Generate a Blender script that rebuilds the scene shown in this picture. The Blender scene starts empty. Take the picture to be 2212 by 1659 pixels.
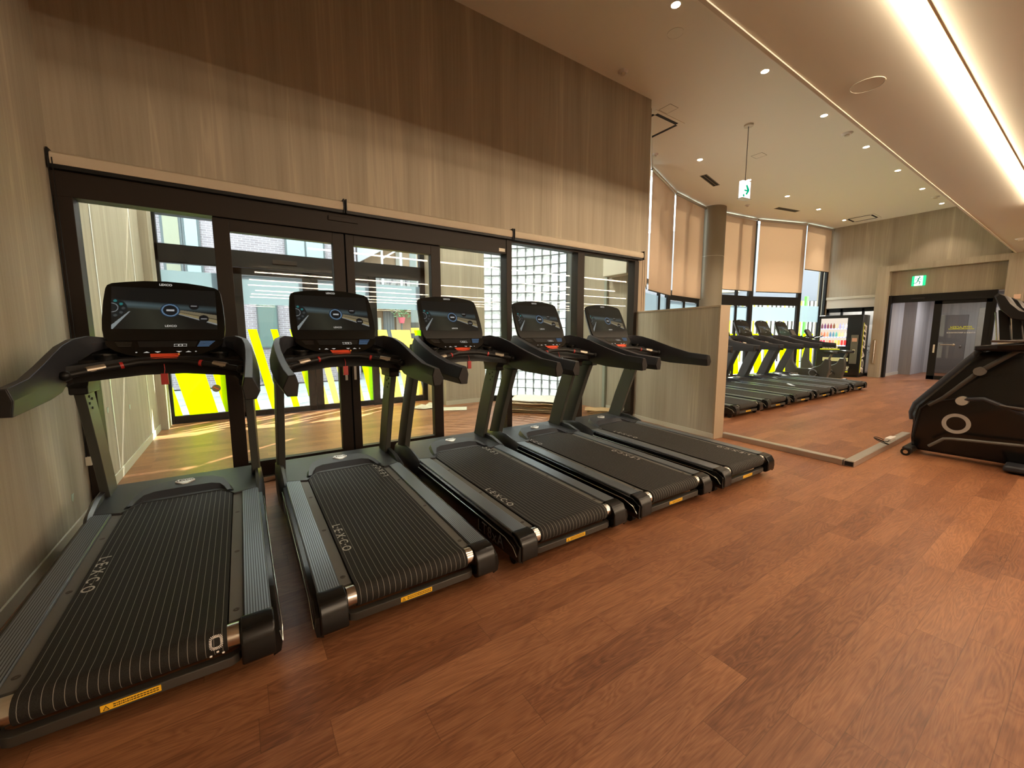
import bpy, bmesh, math, random
from mathutils import Vector, Matrix
C = bpy.context.scene.collection
PI = math.pi
R = math.radians

# ------------------------------------------------------------------ camera
cam_d = bpy.data.cameras.new('camera')
cam = bpy.data.objects.new('camera', cam_d)
C.objects.link(cam)
bpy.context.scene.camera = cam
cam_d.sensor_fit = 'HORIZONTAL'
cam_d.sensor_width = 36.0
cam_d.lens = 874.5 / 2212 * 36.0
cam_d.clip_start = 0.05
cam_d.clip_end = 400
_yaw, _pitch, _roll = 0.5931, 0.1187, -0.0027
_fw = Vector((math.sin(_yaw)*math.cos(_pitch), math.cos(_yaw)*math.cos(_pitch), -math.sin(_pitch)))
_rt = Vector((math.cos(_yaw), -math.sin(_yaw), 0))
_up = _rt.cross(_fw)
_r2 = math.cos(_roll)*_rt + math.sin(_roll)*_up
_u2 = -math.sin(_roll)*_rt + math.cos(_roll)*_up
m = Matrix((( _r2.x, _u2.x, -_fw.x, 0), (_r2.y, _u2.y, -_fw.y, 0), (_r2.z, _u2.z, -_fw.z, 1.406), (0, 0, 0, 1)))
cam.matrix_world = m

# ------------------------------------------------------------------ sky, sun, exposure
sc = bpy.context.scene
sc.view_settings.view_transform = 'Standard'
sc.view_settings.look = 'None'
sc.view_settings.gamma = 1.0
sc.view_settings.use_curve_mapping = False
sc.view_settings.exposure = 1.0
w = bpy.data.worlds.new('sky'); sc.world = w
w.use_nodes = True
bg = w.node_tree.nodes['Background']
bg.inputs[0].default_value = (0.80, 0.90, 1.0, 1)
bg.inputs[1].default_value = 4.2
sun_d = bpy.data.lights.new('sun', 'SUN')
sun_d.energy = 17.0
sun_d.color = (1.0, 0.93, 0.82)
sun_d.angle = R(0.6)
sun = bpy.data.objects.new('sun', sun_d); C.objects.link(sun)
sun.location = (10, 12, 14)
sun.rotation_euler = Vector((-0.8, -0.6, -1.0)).to_track_quat('-Z', 'Y').to_euler()

LED_COL = (1.0, 0.77, 0.54)
LED_STR = 34.0

# ------------------------------------------------------------------ node helpers
def lin(c):
    return tuple(((v/255)/12.92 if v/255 <= 0.04045 else ((v/255+0.055)/1.055)**2.4) for v in c)

def mat(name, col=(0.5, 0.5, 0.5), rough=0.5, metal=0.0, spec=0.5, emis=None, estr=0.0, coat=0.0):
    m = bpy.data.materials.new(name); m.use_nodes = True
    b = m.node_tree.nodes['Principled BSDF']
    b.inputs['Base Color'].default_value = (*col, 1)
    b.inputs['Roughness'].default_value = rough
    b.inputs['Metallic'].default_value = metal
    b.inputs['Specular IOR Level'].default_value = spec
    b.inputs['Coat Weight'].default_value = coat
    if emis:
        b.inputs['Emission Color'].default_value = (*emis, 1)
        b.inputs['Emission Strength'].default_value = estr
    return m

def NT(m):
    nt = m.node_tree
    def n(t, **kw):
        x = nt.nodes.new(t)
        for k, v in kw.items(): setattr(x, k, v)
        return x
    def L(a, b): nt.links.new(a, b)
    return nt, n, L, nt.nodes['Principled BSDF']

def math_n(n, L, op, a, b=None, c=None):
    x = n('ShaderNodeMath', operation=op)
    for i, v in enumerate((a, b, c)):
        if v is None: continue
        if isinstance(v, (int, float)): x.inputs[i].default_value = v
        else: L(v, x.inputs[i])
    return x.outputs[0]

def ramp(n, L, fac, stops):
    r = n('ShaderNodeValToRGB')
    el = r.color_ramp.elements
    while len(el) < len(stops): el.new(0.5)
    for e, (p, c) in zip(el, stops):
        e.position = p; e.color = (*c, 1)
    L(fac, r.inputs[0])
    return r.outputs[0]

# ---- wood plank floor (planks run along X, 0.152 x 0.914)
def make_floor_mat():
    m = mat('wood_plank_floor', rough=0.38, spec=0.35)
    nt, n, L, b = NT(m)
    geo = n('ShaderNodeNewGeometry')
    sp = n('ShaderNodeSeparateXYZ'); L(geo.outputs['Position'], sp.inputs[0])
    X, Y = sp.outputs[0], sp.outputs[1]
    PW, PL = 0.1545, 0.914
    yy = math_n(n, L, 'DIVIDE', math_n(n, L, 'SUBTRACT', Y, 0.868), PW)
    row = math_n(n, L, 'FLOOR', yy)
    fy = math_n(n, L, 'SUBTRACT', yy, row)
    wn = n('ShaderNodeTexWhiteNoise', noise_dimensions='1D'); L(row, wn.inputs['W'])
    xx = math_n(n, L, 'ADD', math_n(n, L, 'DIVIDE', X, PL), math_n(n, L, 'MULTIPLY', wn.outputs['Value'], 7.3))
    colm = math_n(n, L, 'FLOOR', xx)
    fx = math_n(n, L, 'SUBTRACT', xx, colm)
    cv = n('ShaderNodeCombineXYZ'); L(row, cv.inputs[0]); L(colm, cv.inputs[1])
    w2 = n('ShaderNodeTexWhiteNoise', noise_dimensions='3D'); L(cv.outputs[0], w2.inputs['Vector'])
    # grain coordinates shifted per plank
    off = n('ShaderNodeVectorMath', operation='SCALE'); L(w2.outputs['Color'], off.inputs[0]); off.inputs['Scale'].default_value = 30
    add = n('ShaderNodeVectorMath', operation='ADD'); L(geo.outputs['Position'], add.inputs[0]); L(off.outputs[0], add.inputs[1])
    mp = n('ShaderNodeMapping'); mp.inputs['Scale'].default_value = (1.5, 10, 1); L(add.outputs[0], mp.inputs[0])
    no = n('ShaderNodeTexNoise'); no.inputs['Scale'].default_value = 1.0; no.inputs['Detail'].default_value = 2.5; no.inputs['Distortion'].default_value = 0.9
    L(mp.outputs[0], no.inputs['Vector'])
    rings = math_n(n, L, 'FRACT', math_n(n, L, 'MULTIPLY', no.outputs['Fac'], 13.0))
    rr = math_n(n, L, 'ABSOLUTE', math_n(n, L, 'SUBTRACT', rings, 0.5))
    mp2 = n('ShaderNodeMapping'); mp2.inputs['Scale'].default_value = (9, 190, 1); L(add.outputs[0], mp2.inputs[0])
    fine = n('ShaderNodeTexNoise'); fine.inputs['Scale'].default_value = 1.0; fine.inputs['Detail'].default_value = 3
    L(mp2.outputs[0], fine.inputs['Vector'])
    mp3 = n('ShaderNodeMapping'); mp3.inputs['Scale'].default_value = (1.2, 3, 1); L(add.outputs[0], mp3.inputs[0])
    big = n('ShaderNodeTexNoise'); big.inputs['Scale'].default_value = 1.5; L(mp3.outputs[0], big.inputs['Vector'])
    v = math_n(n, L, 'MULTIPLY', w2.outputs['Value'], 0.26)
    v = math_n(n, L, 'ADD', v, math_n(n, L, 'MULTIPLY', rr, 0.42))
    v = math_n(n, L, 'ADD', v, math_n(n, L, 'MULTIPLY', math_n(n, L, 'SUBTRACT', fine.outputs['Fac'], 0.5), 0.65))
    v = math_n(n, L, 'ADD', v, math_n(n, L, 'MULTIPLY', math_n(n, L, 'SUBTRACT', big.outputs['Fac'], 0.5), 0.45))
    v = math_n(n, L, 'ADD', v, 0.24)
    col = ramp(n, L, v, [(0.0, (0.080, 0.029, 0.013)), (0.35, (0.20, 0.078, 0.035)), (0.65, (0.31, 0.135, 0.062)), (1.0, (0.47, 0.21, 0.095))])
    # joints
    ey = math_n(n, L, 'MINIMUM', fy, math_n(n, L, 'SUBTRACT', 1.0, fy))
    ex = math_n(n, L, 'MINIMUM', fx, math_n(n, L, 'SUBTRACT', 1.0, fx))
    jy = math_n(n, L, 'LESS_THAN', ey, 0.008)
    jx = math_n(n, L, 'LESS_THAN', ex, 0.0014)
    j = math_n(n, L, 'MAXIMUM', jx, jy)
    mx = n('ShaderNodeMix', data_type='RGBA'); L(math_n(n, L, 'MULTIPLY', j, 0.45), mx.inputs['Factor'])
    L(col, mx.inputs['A']); mx.inputs['B'].default_value = (0.06, 0.024, 0.012, 1)
    L(mx.outputs['Result'], b.inputs['Base Color'])
    L(math_n(n, L, 'ADD', math_n(n, L, 'MULTIPLY', fine.outputs['Fac'], 0.22), 0.30), b.inputs['Roughness'])
    bp = n('ShaderNodeBump'); bp.inputs['Strength'].default_value = 0.12; bp.inputs['Distance'].default_value = 0.002
    L(fine.outputs['Fac'], bp.inputs['Height']); L(bp.outputs[0], b.inputs['Normal'])
    return m

# ---- woven wallpaper with vertical streaks
def make_wallpaper(name, base, streak, rough=0.85):
    m = mat(name, rough=rough, spec=0.2)
    nt, n, L, b = NT(m)
    geo = n('ShaderNodeNewGeometry')
    def noise(scale, detail=3, s=(1, 1, 1)):
        mp = n('ShaderNodeMapping'); mp.inputs['Scale'].default_value = s; L(geo.outputs['Position'], mp.inputs[0])
        t = n('ShaderNodeTexNoise'); t.inputs['Scale'].default_value = scale; t.inputs['Detail'].default_value = detail
        L(mp.outputs[0], t.inputs['Vector']); return t.outputs['Fac']
    a = noise(7, 3, (1, 1, 0.025))
    c = noise(45, 2, (1, 1, 0.03))
    d = noise(160, 2, (1, 1, 1))
    lines = ramp(n, L, a, [(0.60, (0, 0, 0)), (0.63, (1, 1, 1)), (0.65, (0, 0, 0))])
    v = math_n(n, L, 'ADD', math_n(n, L, 'MULTIPLY', a, 0.9), math_n(n, L, 'MULTIPLY', c, 0.6))
    v = math_n(n, L, 'ADD', v, math_n(n, L, 'MULTIPLY', d, 0.25))
    v = math_n(n, L, 'ADD', math_n(n, L, 'SUBTRACT', v, 0.85), 0.45)
    lo = tuple(x*0.80 for x in base); hi = tuple(x*1.16 for x in base)
    col = ramp(n, L, v, [(0.15, lo), (0.5, base), (0.9, hi)])
    mx = n('ShaderNodeMix', data_type='RGBA')
    L(math_n(n, L, 'MULTIPLY', lines, 0.38), mx.inputs['Factor']); L(col, mx.inputs['A']); mx.inputs['B'].default_value = (*streak, 1)
    L(mx.outputs['Result'], b.inputs['Base Color'])
    return m

def make_glass(name, tint=(0.93, 0.97, 0.95), refl=1.0, ior=1.5):
    m = bpy.data.materials.new(name); m.use_nodes = True
    nt = m.node_tree; nt.nodes.clear()
    o = nt.nodes.new('ShaderNodeOutputMaterial')
    t = nt.nodes.new('ShaderNodeBsdfTransparent'); t.inputs[0].default_value = (*tint, 1)
    g = nt.nodes.new('ShaderNodeBsdfGlossy'); g.inputs['Roughness'].default_value = 0.0
    f = nt.nodes.new('ShaderNodeFresnel'); f.inputs[0].default_value = ior
    mu = nt.nodes.new('ShaderNodeMath'); mu.operation = 'MULTIPLY'; mu.inputs[1].default_value = refl
    x = nt.nodes.new('ShaderNodeMixShader')
    ge_ = nt.nodes.new('ShaderNodeNewGeometry'); fb = nt.nodes.new('ShaderNodeMath'); fb.operation = 'SUBTRACT'; fb.inputs[0].default_value = 1.0
    nt.links.new(ge_.outputs['Backfacing'], fb.inputs[1])
    m2 = nt.nodes.new('ShaderNodeMath'); m2.operation = 'MULTIPLY'
    nt.links.new(f.outputs[0], mu.inputs[0]); nt.links.new(mu.outputs[0], m2.inputs[0]); nt.links.new(fb.outputs[0], m2.inputs[1]); nt.links.new(m2.outputs[0], x.inputs[0])
    nt.links.new(t.outputs[0], x.inputs[1]); nt.links.new(g.outputs[0], x.inputs[2]); nt.links.new(x.outputs[0], o.inputs[0])
    return m

def make_film(name, col, trans, see=0.25):
    """translucent window film: lets coloured light through and scatters it"""
    m = bpy.data.materials.new(name); m.use_nodes = True
    nt = m.node_tree; nt.nodes.clear()
    o = nt.nodes.new('ShaderNodeOutputMaterial')
    t = nt.nodes.new('ShaderNodeBsdfTransparent'); t.inputs[0].default_value = (*trans, 1)
    d = nt.nodes.new('ShaderNodeBsdfTranslucent'); d.inputs[0].default_value = (*col, 1)
    f = nt.nodes.new('ShaderNodeBsdfDiffuse'); f.inputs[0].default_value = (*col, 1)
    a = nt.nodes.new('ShaderNodeMixShader'); a.inputs[0].default_value = 0.25
    x = nt.nodes.new('ShaderNodeMixShader'); x.inputs[0].default_value = see
    nt.links.new(d.outputs[0], a.inputs[1]); nt.links.new(f.outputs[0], a.inputs[2])
    nt.links.new(a.outputs[0], x.inputs[1]); nt.links.new(t.outputs[0], x.inputs[2]); nt.links.new(x.outputs[0], o.inputs[0])
    return m

def emit(name, col, s):
    m = bpy.data.materials.new(name); m.use_nodes = True
    nt = m.node_tree; nt.nodes.clear()
    o = nt.nodes.new('ShaderNodeOutputMaterial'); e = nt.nodes.new('ShaderNodeEmission')
    e.inputs[0].default_value = (*col, 1); e.inputs[1].default_value = s
    nt.links.new(e.outputs[0], o.inputs[0]); return m

def make_brick(name, c1, c2, mortar, bw=0.21, bh=0.065, axis='XZ'):
    m = mat(name, rough=0.9, spec=0.15)
    nt, n, L, b = NT(m)
    geo = n('ShaderNodeNewGeometry'); sp = n('ShaderNodeSeparateXYZ'); L(geo.outputs['Position'], sp.inputs[0])
    cv = n('ShaderNodeCombineXYZ'); L(sp.outputs[0 if axis[0] == 'X' else 1], cv.inputs[0]); L(sp.outputs[2], cv.inputs[1])
    t = n('ShaderNodeTexBrick'); L(cv.outputs[0], t.inputs['Vector'])
    t.inputs['Color1'].default_value = (*c1, 1); t.inputs['Color2'].default_value = (*c2, 1); t.inputs['Mortar'].default_value = (*mortar, 1)
    t.inputs['Scale'].default_value = 1.0; t.inputs['Brick Width'].default_value = bw; t.inputs['Row Height'].default_value = bh
    t.inputs['Mortar Size'].default_value = 0.006
    L(t.outputs['Color'], b.inputs['Base Color']); return m

def make_fabric(name, col, transl=0.35):
    m = bpy.data.materials.new(name); m.use_nodes = True
    nt = m.node_tree; nt.nodes.clear()
    o = nt.nodes.new('ShaderNodeOutputMaterial')
    d = nt.nodes.new('ShaderNodeBsdfDiffuse'); d.inputs[0].default_value = (*col, 1)
    t = nt.nodes.new('ShaderNodeBsdfTranslucent'); t.inputs[0].default_value = (*col, 1)
    x = nt.nodes.new('ShaderNodeMixShader'); x.inputs[0].default_value = transl
    nt.links.new(d.outputs[0], x.inputs[1]); nt.links.new(t.outputs[0], x.inputs[2]); nt.links.new(x.outputs[0], o.inputs[0])
    return m

M = {}
M['floor'] = make_floor_mat()
M['paper'] = make_wallpaper('woven_wallpaper', (0.37, 0.325, 0.25), (0.55, 0.48, 0.36))
M['paper_grey'] = make_wallpaper('grey_wallpaper', (0.36, 0.35, 0.33), (0.42, 0.41, 0.38))
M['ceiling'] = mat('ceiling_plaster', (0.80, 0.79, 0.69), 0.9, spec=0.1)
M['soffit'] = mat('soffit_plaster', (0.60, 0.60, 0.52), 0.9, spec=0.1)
M['base'] = mat('baseboard_paint', (0.50, 0.47, 0.38), 0.5)
M['base_dark'] = mat('timber_trim', (0.36, 0.28, 0.19), 0.55)
M['frame'] = mat('dark_bronze_frame', (0.020, 0.014, 0.010), 0.5, spec=0.22)
M['frame2'] = mat('black_frame', (0.008, 0.0075, 0.007), 0.5, spec=0.25)
M['joint'] = mat('black_gasket', (0.004, 0.004, 0.004), 0.7)
M['alu'] = mat('brushed_aluminium', (0.52, 0.49, 0.44), 0.38, metal=0.85)
M['steel'] = mat('steel', (0.62, 0.60, 0.57), 0.28, metal=1.0)
M['glass'] = make_glass('window_glass')
M['glass_far'] = make_glass('sliding_door_glass', (0.80, 0.80, 0.76))
M['yellow'] = make_film('yellow_film', (0.66, 0.80, 0.0), (0.75, 0.85, 0.05), 0.10)
M['peach'] = make_film('peach_film', (0.98, 0.80, 0.28), (0.95, 0.8, 0.4), 0.15)
M['green'] = make_film('green_film', (0.60, 0.92, 0.0), (0.5, 0.8, 0.1), 0.10)
M['frost'] = make_film('frosted_film', (0.36, 0.41, 0.44), (0.55, 0.62, 0.66), 0.22)
M['blind'] = make_fabric('roller_blind_fabric', (0.62, 0.49, 0.37), 0.36)
M['fill_band'] = make_film('fill_band_frost', (0.97, 0.97, 0.95), (0.95, 0.95, 0.95), 0.10)
M['blind2'] = make_fabric('roller_blind_fabric_light', (0.58, 0.50, 0.38), 0.10)
M['led'] = emit('led_diffuser', LED_COL, LED_STR)
M['lamp'] = emit('downlight_lens', (1.0, 0.80, 0.58), 60.0)
M['white'] = mat('white_plastic', (0.70, 0.68, 0.64), 0.45)
M['ivory'] = mat('ivory_plastic', (0.62, 0.58, 0.48), 0.5)
# machine materials
M['black'] = mat('black_plastic', (0.007, 0.0065, 0.006), 0.45, spec=0.3)
M['blackg'] = mat('gloss_black_plastic', (0.006, 0.006, 0.0055), 0.22, spec=0.4)
M['char'] = mat('charcoal_plastic', (0.026, 0.028, 0.034), 0.48, spec=0.4)
M['charl'] = mat('charcoal_cover', (0.020, 0.020, 0.022), 0.40, spec=0.4)
M['grey'] = mat('dark_grey_metal', (0.10, 0.095, 0.085), 0.5)
M['dgrey'] = mat('crossbar_grey', (0.040, 0.036, 0.030), 0.5)
M['greyp'] = mat('grey_post_paint', (0.050, 0.052, 0.045), 0.42, spec=0.4)
M['deck'] = mat('grey_deck_board', (0.10, 0.095, 0.082), 0.6)
M['chrome'] = mat('chrome_line', (0.55, 0.57, 0.52), 0.25, metal=1.0)
M['roller'] = mat('polished_roller', (0.66, 0.62, 0.56), 0.22, metal=1.0)
M['sensor'] = mat('steel_sensor', (0.42, 0.37, 0.30), 0.35, metal=0.8)
M['red'] = mat('red_plastic', (0.36, 0.018, 0.015), 0.4)
M['redtag'] = mat('red_tag', (0.80, 0.085, 0.03), 0.5)
M['orange'] = mat('orange_edge', (0.85, 0.34, 0.06), 0.5)
M['sticker'] = mat('yellow_sticker', (0.90, 0.52, 0.02), 0.5)
M['ink'] = mat('black_ink', (0.03, 0.02, 0.01), 0.6)
M['letter'] = mat('light_print', (0.42, 0.40, 0.36), 0.6)
M['letterw'] = mat('white_print', (0.80, 0.78, 0.74), 0.5)
M['ledtext'] = emit('lit_key_legend', (0.9, 0.85, 0.75), 0.28)
M['ledblue'] = emit('lit_blue_legend', (0.25, 0.45, 0.75), 0.25)
M['badge'] = mat('silver_badge', (0.72, 0.72, 0.70), 0.35, metal=0.3)

def make_belt():
    m = mat('pinstriped_belt', rough=0.72, spec=0.25)
    nt, n, L, b = NT(m)
    tc = n('ShaderNodeTexCoord'); sp = n('ShaderNodeSeparateXYZ'); L(tc.outputs['Object'], sp.inputs[0])
    u = math_n(n, L, 'FRACT', math_n(n, L, 'ADD', math_n(n, L, 'DIVIDE', sp.outputs[0], 0.0275), 0.5))
    e = math_n(n, L, 'ABSOLUTE', math_n(n, L, 'SUBTRACT', u, 0.5))
    line = math_n(n, L, 'LESS_THAN', e, 0.032)
    no = n('ShaderNodeTexNoise'); no.inputs['Scale'].default_value = 420; L(tc.outputs['Object'], no.inputs['Vector'])
    base = ramp(n, L, no.outputs['Fac'], [(0.3, (0.008, 0.007, 0.006)), (0.7, (0.022, 0.020, 0.017))])
    mx = n('ShaderNodeMix', data_type='RGBA'); L(line, mx.inputs['Factor']); L(base, mx.inputs['A']); mx.inputs['B'].default_value = (0.23, 0.225, 0.20, 1)
    L(mx.outputs['Result'], b.inputs['Base Color'])
    return m
M['belt'] = make_belt()

def make_ribbed(name, col, pitch=0.0105):
    m = mat(name, col, 0.34, metal=0.55)
    nt, n, L, b = NT(m)
    tc = n('ShaderNodeTexCoord'); sp = n('ShaderNodeSeparateXYZ'); L(tc.outputs['Object'], sp.inputs[0])
    u = math_n(n, L, 'FRACT', math_n(n, L, 'DIVIDE', sp.outputs[0], pitch))
    e = math_n(n, L, 'ABSOLUTE', math_n(n, L, 'SUBTRACT', u, 0.5))
    c = ramp(n, L, e, [(0.10, tuple(x*0.14 for x in col)), (0.24, col)])
    L(c, b.inputs['Base Color'])
    bp = n('ShaderNodeBump'); bp.inputs['Strength'].default_value = 0.35; bp.inputs['Distance'].default_value = 0.002
    L(e, bp.inputs['Height']); L(bp.outputs[0], b.inputs['Normal'])
    return m
M['rail'] = make_ribbed('ribbed_aluminium', (0.21, 0.24, 0.275))

# ------------------------------------------------------------------ mesh helpers
class MB:
    def __init__(s): s.v = []; s.f = []; s.mi = []
    def add(s, vs, fs, mi=0):
        k = len(s.v); s.v += [tuple(v) for v in vs]
        for f in fs: s.f.append([i+k for i in f]); s.mi.append(mi)
        return s
    def box(s, x0, x1, y0, y1, z0, z1, mi=0):
        vs = [(x, y, z) for x in (x0, x1) for y in (y0, y1) for z in (z0, z1)]
        return s.add(vs, [(0, 1, 3, 2), (4, 6, 7, 5), (0, 4, 5, 1), (2, 3, 7, 6), (0, 2, 6, 4), (1, 5, 7, 3)], mi)
    def obox(s, c, ux, uy, uz, mi=0):
        """oriented box: centre and three half-extent vectors"""
        c, ux, uy, uz = map(Vector, (c, ux, uy, uz))
        vs = [c + a*ux + b*uy + d*uz for a in (-1, 1) for b in (-1, 1) for d in (-1, 1)]
        return s.add(vs, [(0, 1, 3, 2), (4, 6, 7, 5), (0, 4, 5, 1), (2, 3, 7, 6), (0, 2, 6, 4), (1, 5, 7, 3)], mi)
    def loft(s, rings, cap=True, mi=0, closed=True):
        k = len(rings[0]); vs = [v for r in rings for v in r]; fs = []
        for i in range(len(rings)-1):
            for j in range(k if closed else k-1):
                a = i*k+j; b = i*k+(j+1) % k
                fs.append((a, b, b+k, a+k))
        if cap:
            fs.append(tuple(range(k-1, -1, -1))); fs.append(tuple((len(rings)-1)*k+j for j in range(k)))
        return s.add(vs, fs, mi)
    def prism(s, poly, axis, a, b, mi=0):
        def P(u, v, t):
            return {'X': (t, u, v), 'Y': (u, t, v), 'Z': (u, v, t)}[axis]
        return s.loft([[P(u, v, a) for u, v in poly], [P(u, v, b) for u, v in poly]], True, mi)
    def tube(s, pts, r, n=10, mi=0, cap=True):
        pts = [Vector(p) for p in pts]; rs = r if isinstance(r, (list, tuple)) else [r]*len(pts)
        rings = []; ref = None
        for i, p in enumerate(pts):
            t = (pts[min(i+1, len(pts)-1)] - pts[max(i-1, 0)]).normalized()
            if ref is None:
                ref = Vector((0, 0, 1)) if abs(t.z) < 0.9 else Vector((1, 0, 0))
            a = (ref - t*ref.dot(t)).normalized(); ref = a; b = t.cross(a)
            rings.append([p + rs[i]*(math.cos(2*PI*k/n)*a + math.sin(2*PI*k/n)*b) for k in range(n)])
        return s.loft(rings, cap, mi)
    def cyl(s, p, q, r, n=20, mi=0): return s.tube([p, q], r, n, mi)
    def ball(s, c, r, n=14, m_=8, mi=0, sc3=(1, 1, 1)):
        c = Vector(c); rings = []
        for i in range(m_+1):
            th = PI*(i+0.02 if i == 0 else (i-0.02 if i == m_ else i))/m_
            rings.append([(c.x+sc3[0]*r*math.sin(th)*math.cos(2*PI*k/n), c.y+sc3[1]*r*math.sin(th)*math.sin(2*PI*k/n), c.z+sc3[2]*r*math.cos(th)) for k in range(n)])
        return s.loft(rings, True, mi)
    def ring(s, c, nrm, r0, r1, t, n=32, mi=0):
        c = Vector(c); nrm = Vector(nrm).normalized()
        a = nrm.orthogonal().normalized(); b = nrm.cross(a)
        R4 = []
        for rr, h in ((r0, 0), (r1, 0), (r1, t), (r0, t), (r0, 0)):
            R4.append([c + h*nrm + rr*(math.cos(2*PI*k/n)*a + math.sin(2*PI*k/n)*b) for k in range(n)])
        return s.loft(R4, False, mi)
    def build(s, name, m, parent=None, smooth=35, bevel=0, seg=2, loc=None):
        me = bpy.data.meshes.new(name); me.from_pydata(s.v, [], s.f)
        for q in (m if isinstance(m, (list, tuple)) else [m]): me.materials.append(q)
        me.polygons.foreach_set('material_index', s.mi)
        bm = bmesh.new(); bm.from_mesh(me)
        bmesh.ops.recalc_face_normals(bm, faces=bm.faces); bm.to_mesh(me); bm.free()
        if smooth:
            me.polygons.foreach_set('use_smooth', [True]*len(me.polygons))
            me.set_sharp_from_angle(angle=R(smooth))
        me.update()
        o = bpy.data.objects.new(name, me); C.objects.link(o)
        if bevel:
            b = o.modifiers.new('bevel', 'BEVEL'); b.width = bevel; b.segments = seg; b.limit_method = 'ANGLE'; b.angle_limit = R(40)
            b.harden_normals = False
        if parent: o.parent = parent
        if loc: o.location = loc
        return o

def tag(o, label=None, cat=None, group=None, kind=None):
    if label: o['label'] = label
    if cat: o['category'] = cat
    if group: o['group'] = group
    if kind: o['kind'] = kind
    return o

def empty(name, loc=(0, 0, 0), rz=0, **kw):
    o = bpy.data.objects.new(name, None); C.objects.link(o)
    o.location = loc; o.rotation_euler = (0, 0, rz); o.empty_display_size = 0.1
    return tag(o, **kw)

def copy_tree(o, parent=None):
    c = o.copy(); C.objects.link(c); c.parent = parent
    for ch in list(o.children): copy_tree(ch, c)
    return c

def struct(o, label=None):
    o['kind'] = 'structure'
    if label: o['label'] = label
    return o

def text_mesh(name, body, size, m, parent=None, loc=(0, 0, 0), rot=(0, 0, 0), extrude=0.0006, shear=0.0, spacing=1.0, bold=0.0, sx=1.0, matrix=None, align='CENTER'):
    cu = bpy.data.curves.new(name, 'FONT'); cu.body = body; cu.size = size; cu.extrude = extrude; cu.shear = shear
    cu.space_character = spacing; cu.offset = bold; cu.align_x = align; cu.align_y = 'CENTER'
    tmp = bpy.data.objects.new(name+'_tmp', cu); C.objects.link(tmp)
    bpy.context.view_layer.update()
    dg = bpy.context.evaluated_depsgraph_get()
    me = bpy.data.meshes.new_from_object(tmp.evaluated_get(dg))
    bpy.data.objects.remove(tmp); bpy.data.curves.remove(cu)
    me.name = name; me.materials.clear(); me.materials.append(m)
    if sx != 1.0:
        for v in me.vertices: v.co.x *= sx
    o = bpy.data.objects.new(name, me); C.objects.link(o)
    if parent: o.parent = parent
    if matrix is not None: o.matrix_local = matrix
    else: o.location = loc; o.rotation_euler = rot
    return o

def basis(o, x, y, z):
    return Matrix(((x[0], y[0], z[0], o[0]), (x[1], y[1], z[1], o[1]), (x[2], y[2], z[2], o[2]), (0, 0, 0, 1)))

def paint_grid(name, nx, nz, fn, origin, U, V, m, parent=None):
    """flat display whose picture fn(u,v)->rgb is stored per vertex"""
    o_, U, V = Vector(origin), Vector(U), Vector(V)
    vs = [o_ + U*(i/nx) + V*(j/nz) for j in range(nz+1) for i in range(nx+1)]
    fs = [(j*(nx+1)+i, j*(nx+1)+i+1, (j+1)*(nx+1)+i+1, (j+1)*(nx+1)+i) for j in range(nz) for i in range(nx)]
    me = bpy.data.meshes.new(name); me.from_pydata(vs, [], fs)
    ca = me.color_attributes.new('picture', 'FLOAT_COLOR', 'POINT')
    for j in range(nz+1):
        for i in range(nx+1):
            ca.data[j*(nx+1)+i].color = (*fn(i/nx, j/nz), 1)
    me.materials.append(m)
    o = bpy.data.objects.new(name, me); C.objects.link(o)
    if parent: o.parent = parent
    return o

def display_mat(name, s):
    m = mat(name, (0.008, 0.008, 0.008), 0.14)
    nt, n, L, b = NT(m)
    a = n('ShaderNodeAttribute'); a.attribute_name = 'picture'
    L(a.outputs['Color'], b.inputs['Emission Color']); b.inputs['Emission Strength'].default_value = s
    return m
M['display'] = display_mat('lit_display', 0.30)

# ------------------------------------------------------------------ room shell
WX0, WX1, WY = -1.06, 5.75, 4.52
CH = 5.146; SZ = 3.59; SY = 1.71; FX = 17.8; BY = -17.5; RX = 17.8
PH = 0.12
# floor
ROOM = [(5.97, 4.75), (7.80, 6.32), (9.68, 6.98), (11.60, 7.27), (12.39, 7.27), (14.19, 7.01), (16.2, 6.35), (18.0, 6.15)]
LOB = [(WX0-0.3, 8.48), (3.55, 8.48), (3.55, 7.72), (4.45, 7.72), (5.10, 7.20), (5.75, 6.35), (5.97, 6.2)]
struct(MB().prism([(WX0-0.3, BY-0.2), (24, BY-0.2), (24, 4.4), (18.8, 4.4), (18.8, 6.3), (18.0, 6.3)] + ROOM[::-1] + LOB[::-1], 'Z', -0.15, 0.0).build('floor', M['floor'], smooth=0))
# ceiling high part, soffit
c = MB(); c.prism([(WX0-0.3, SY), (FX+0.3, SY), (FX+0.3, 6.2)] + ROOM[::-1] + LOB[::-1], 'Z', CH, CH+0.2)
struct(c.build('ceiling', M['ceiling'], smooth=0))
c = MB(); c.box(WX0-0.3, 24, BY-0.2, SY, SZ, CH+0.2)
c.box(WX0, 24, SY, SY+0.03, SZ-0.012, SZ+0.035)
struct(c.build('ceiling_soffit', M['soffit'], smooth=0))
# left wall (runs on into the entrance lobby)
struct(MB().box(WX0-0.3, WX0, BY-0.2, 8.36, 0, CH).build('wall_left', M['paper'], smooth=0))
struct(MB().box(WX0, WX0+0.012, BY, 4.40, 0, 0.075).box(WX0, WX0+0.012, 4.64, 8.3, 0, 0.09).build('baseboard_left', M['base'], bevel=0.002))
# window wall above the shop front
w_ = MB(); w_.box(WX0, WX1, WY, WY+0.16, 2.66, CH)
w_.box(5.56, WX1, WY, WY+0.16, 0, 2.66)
struct(w_.build('wall_window', M['paper'], smooth=0))
struct(MB().box(5.55, 5.74, WY-0.012, WY-0.001, 1.8, 2.70).build('trim_1', M['base_dark'], smooth=0))
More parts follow.
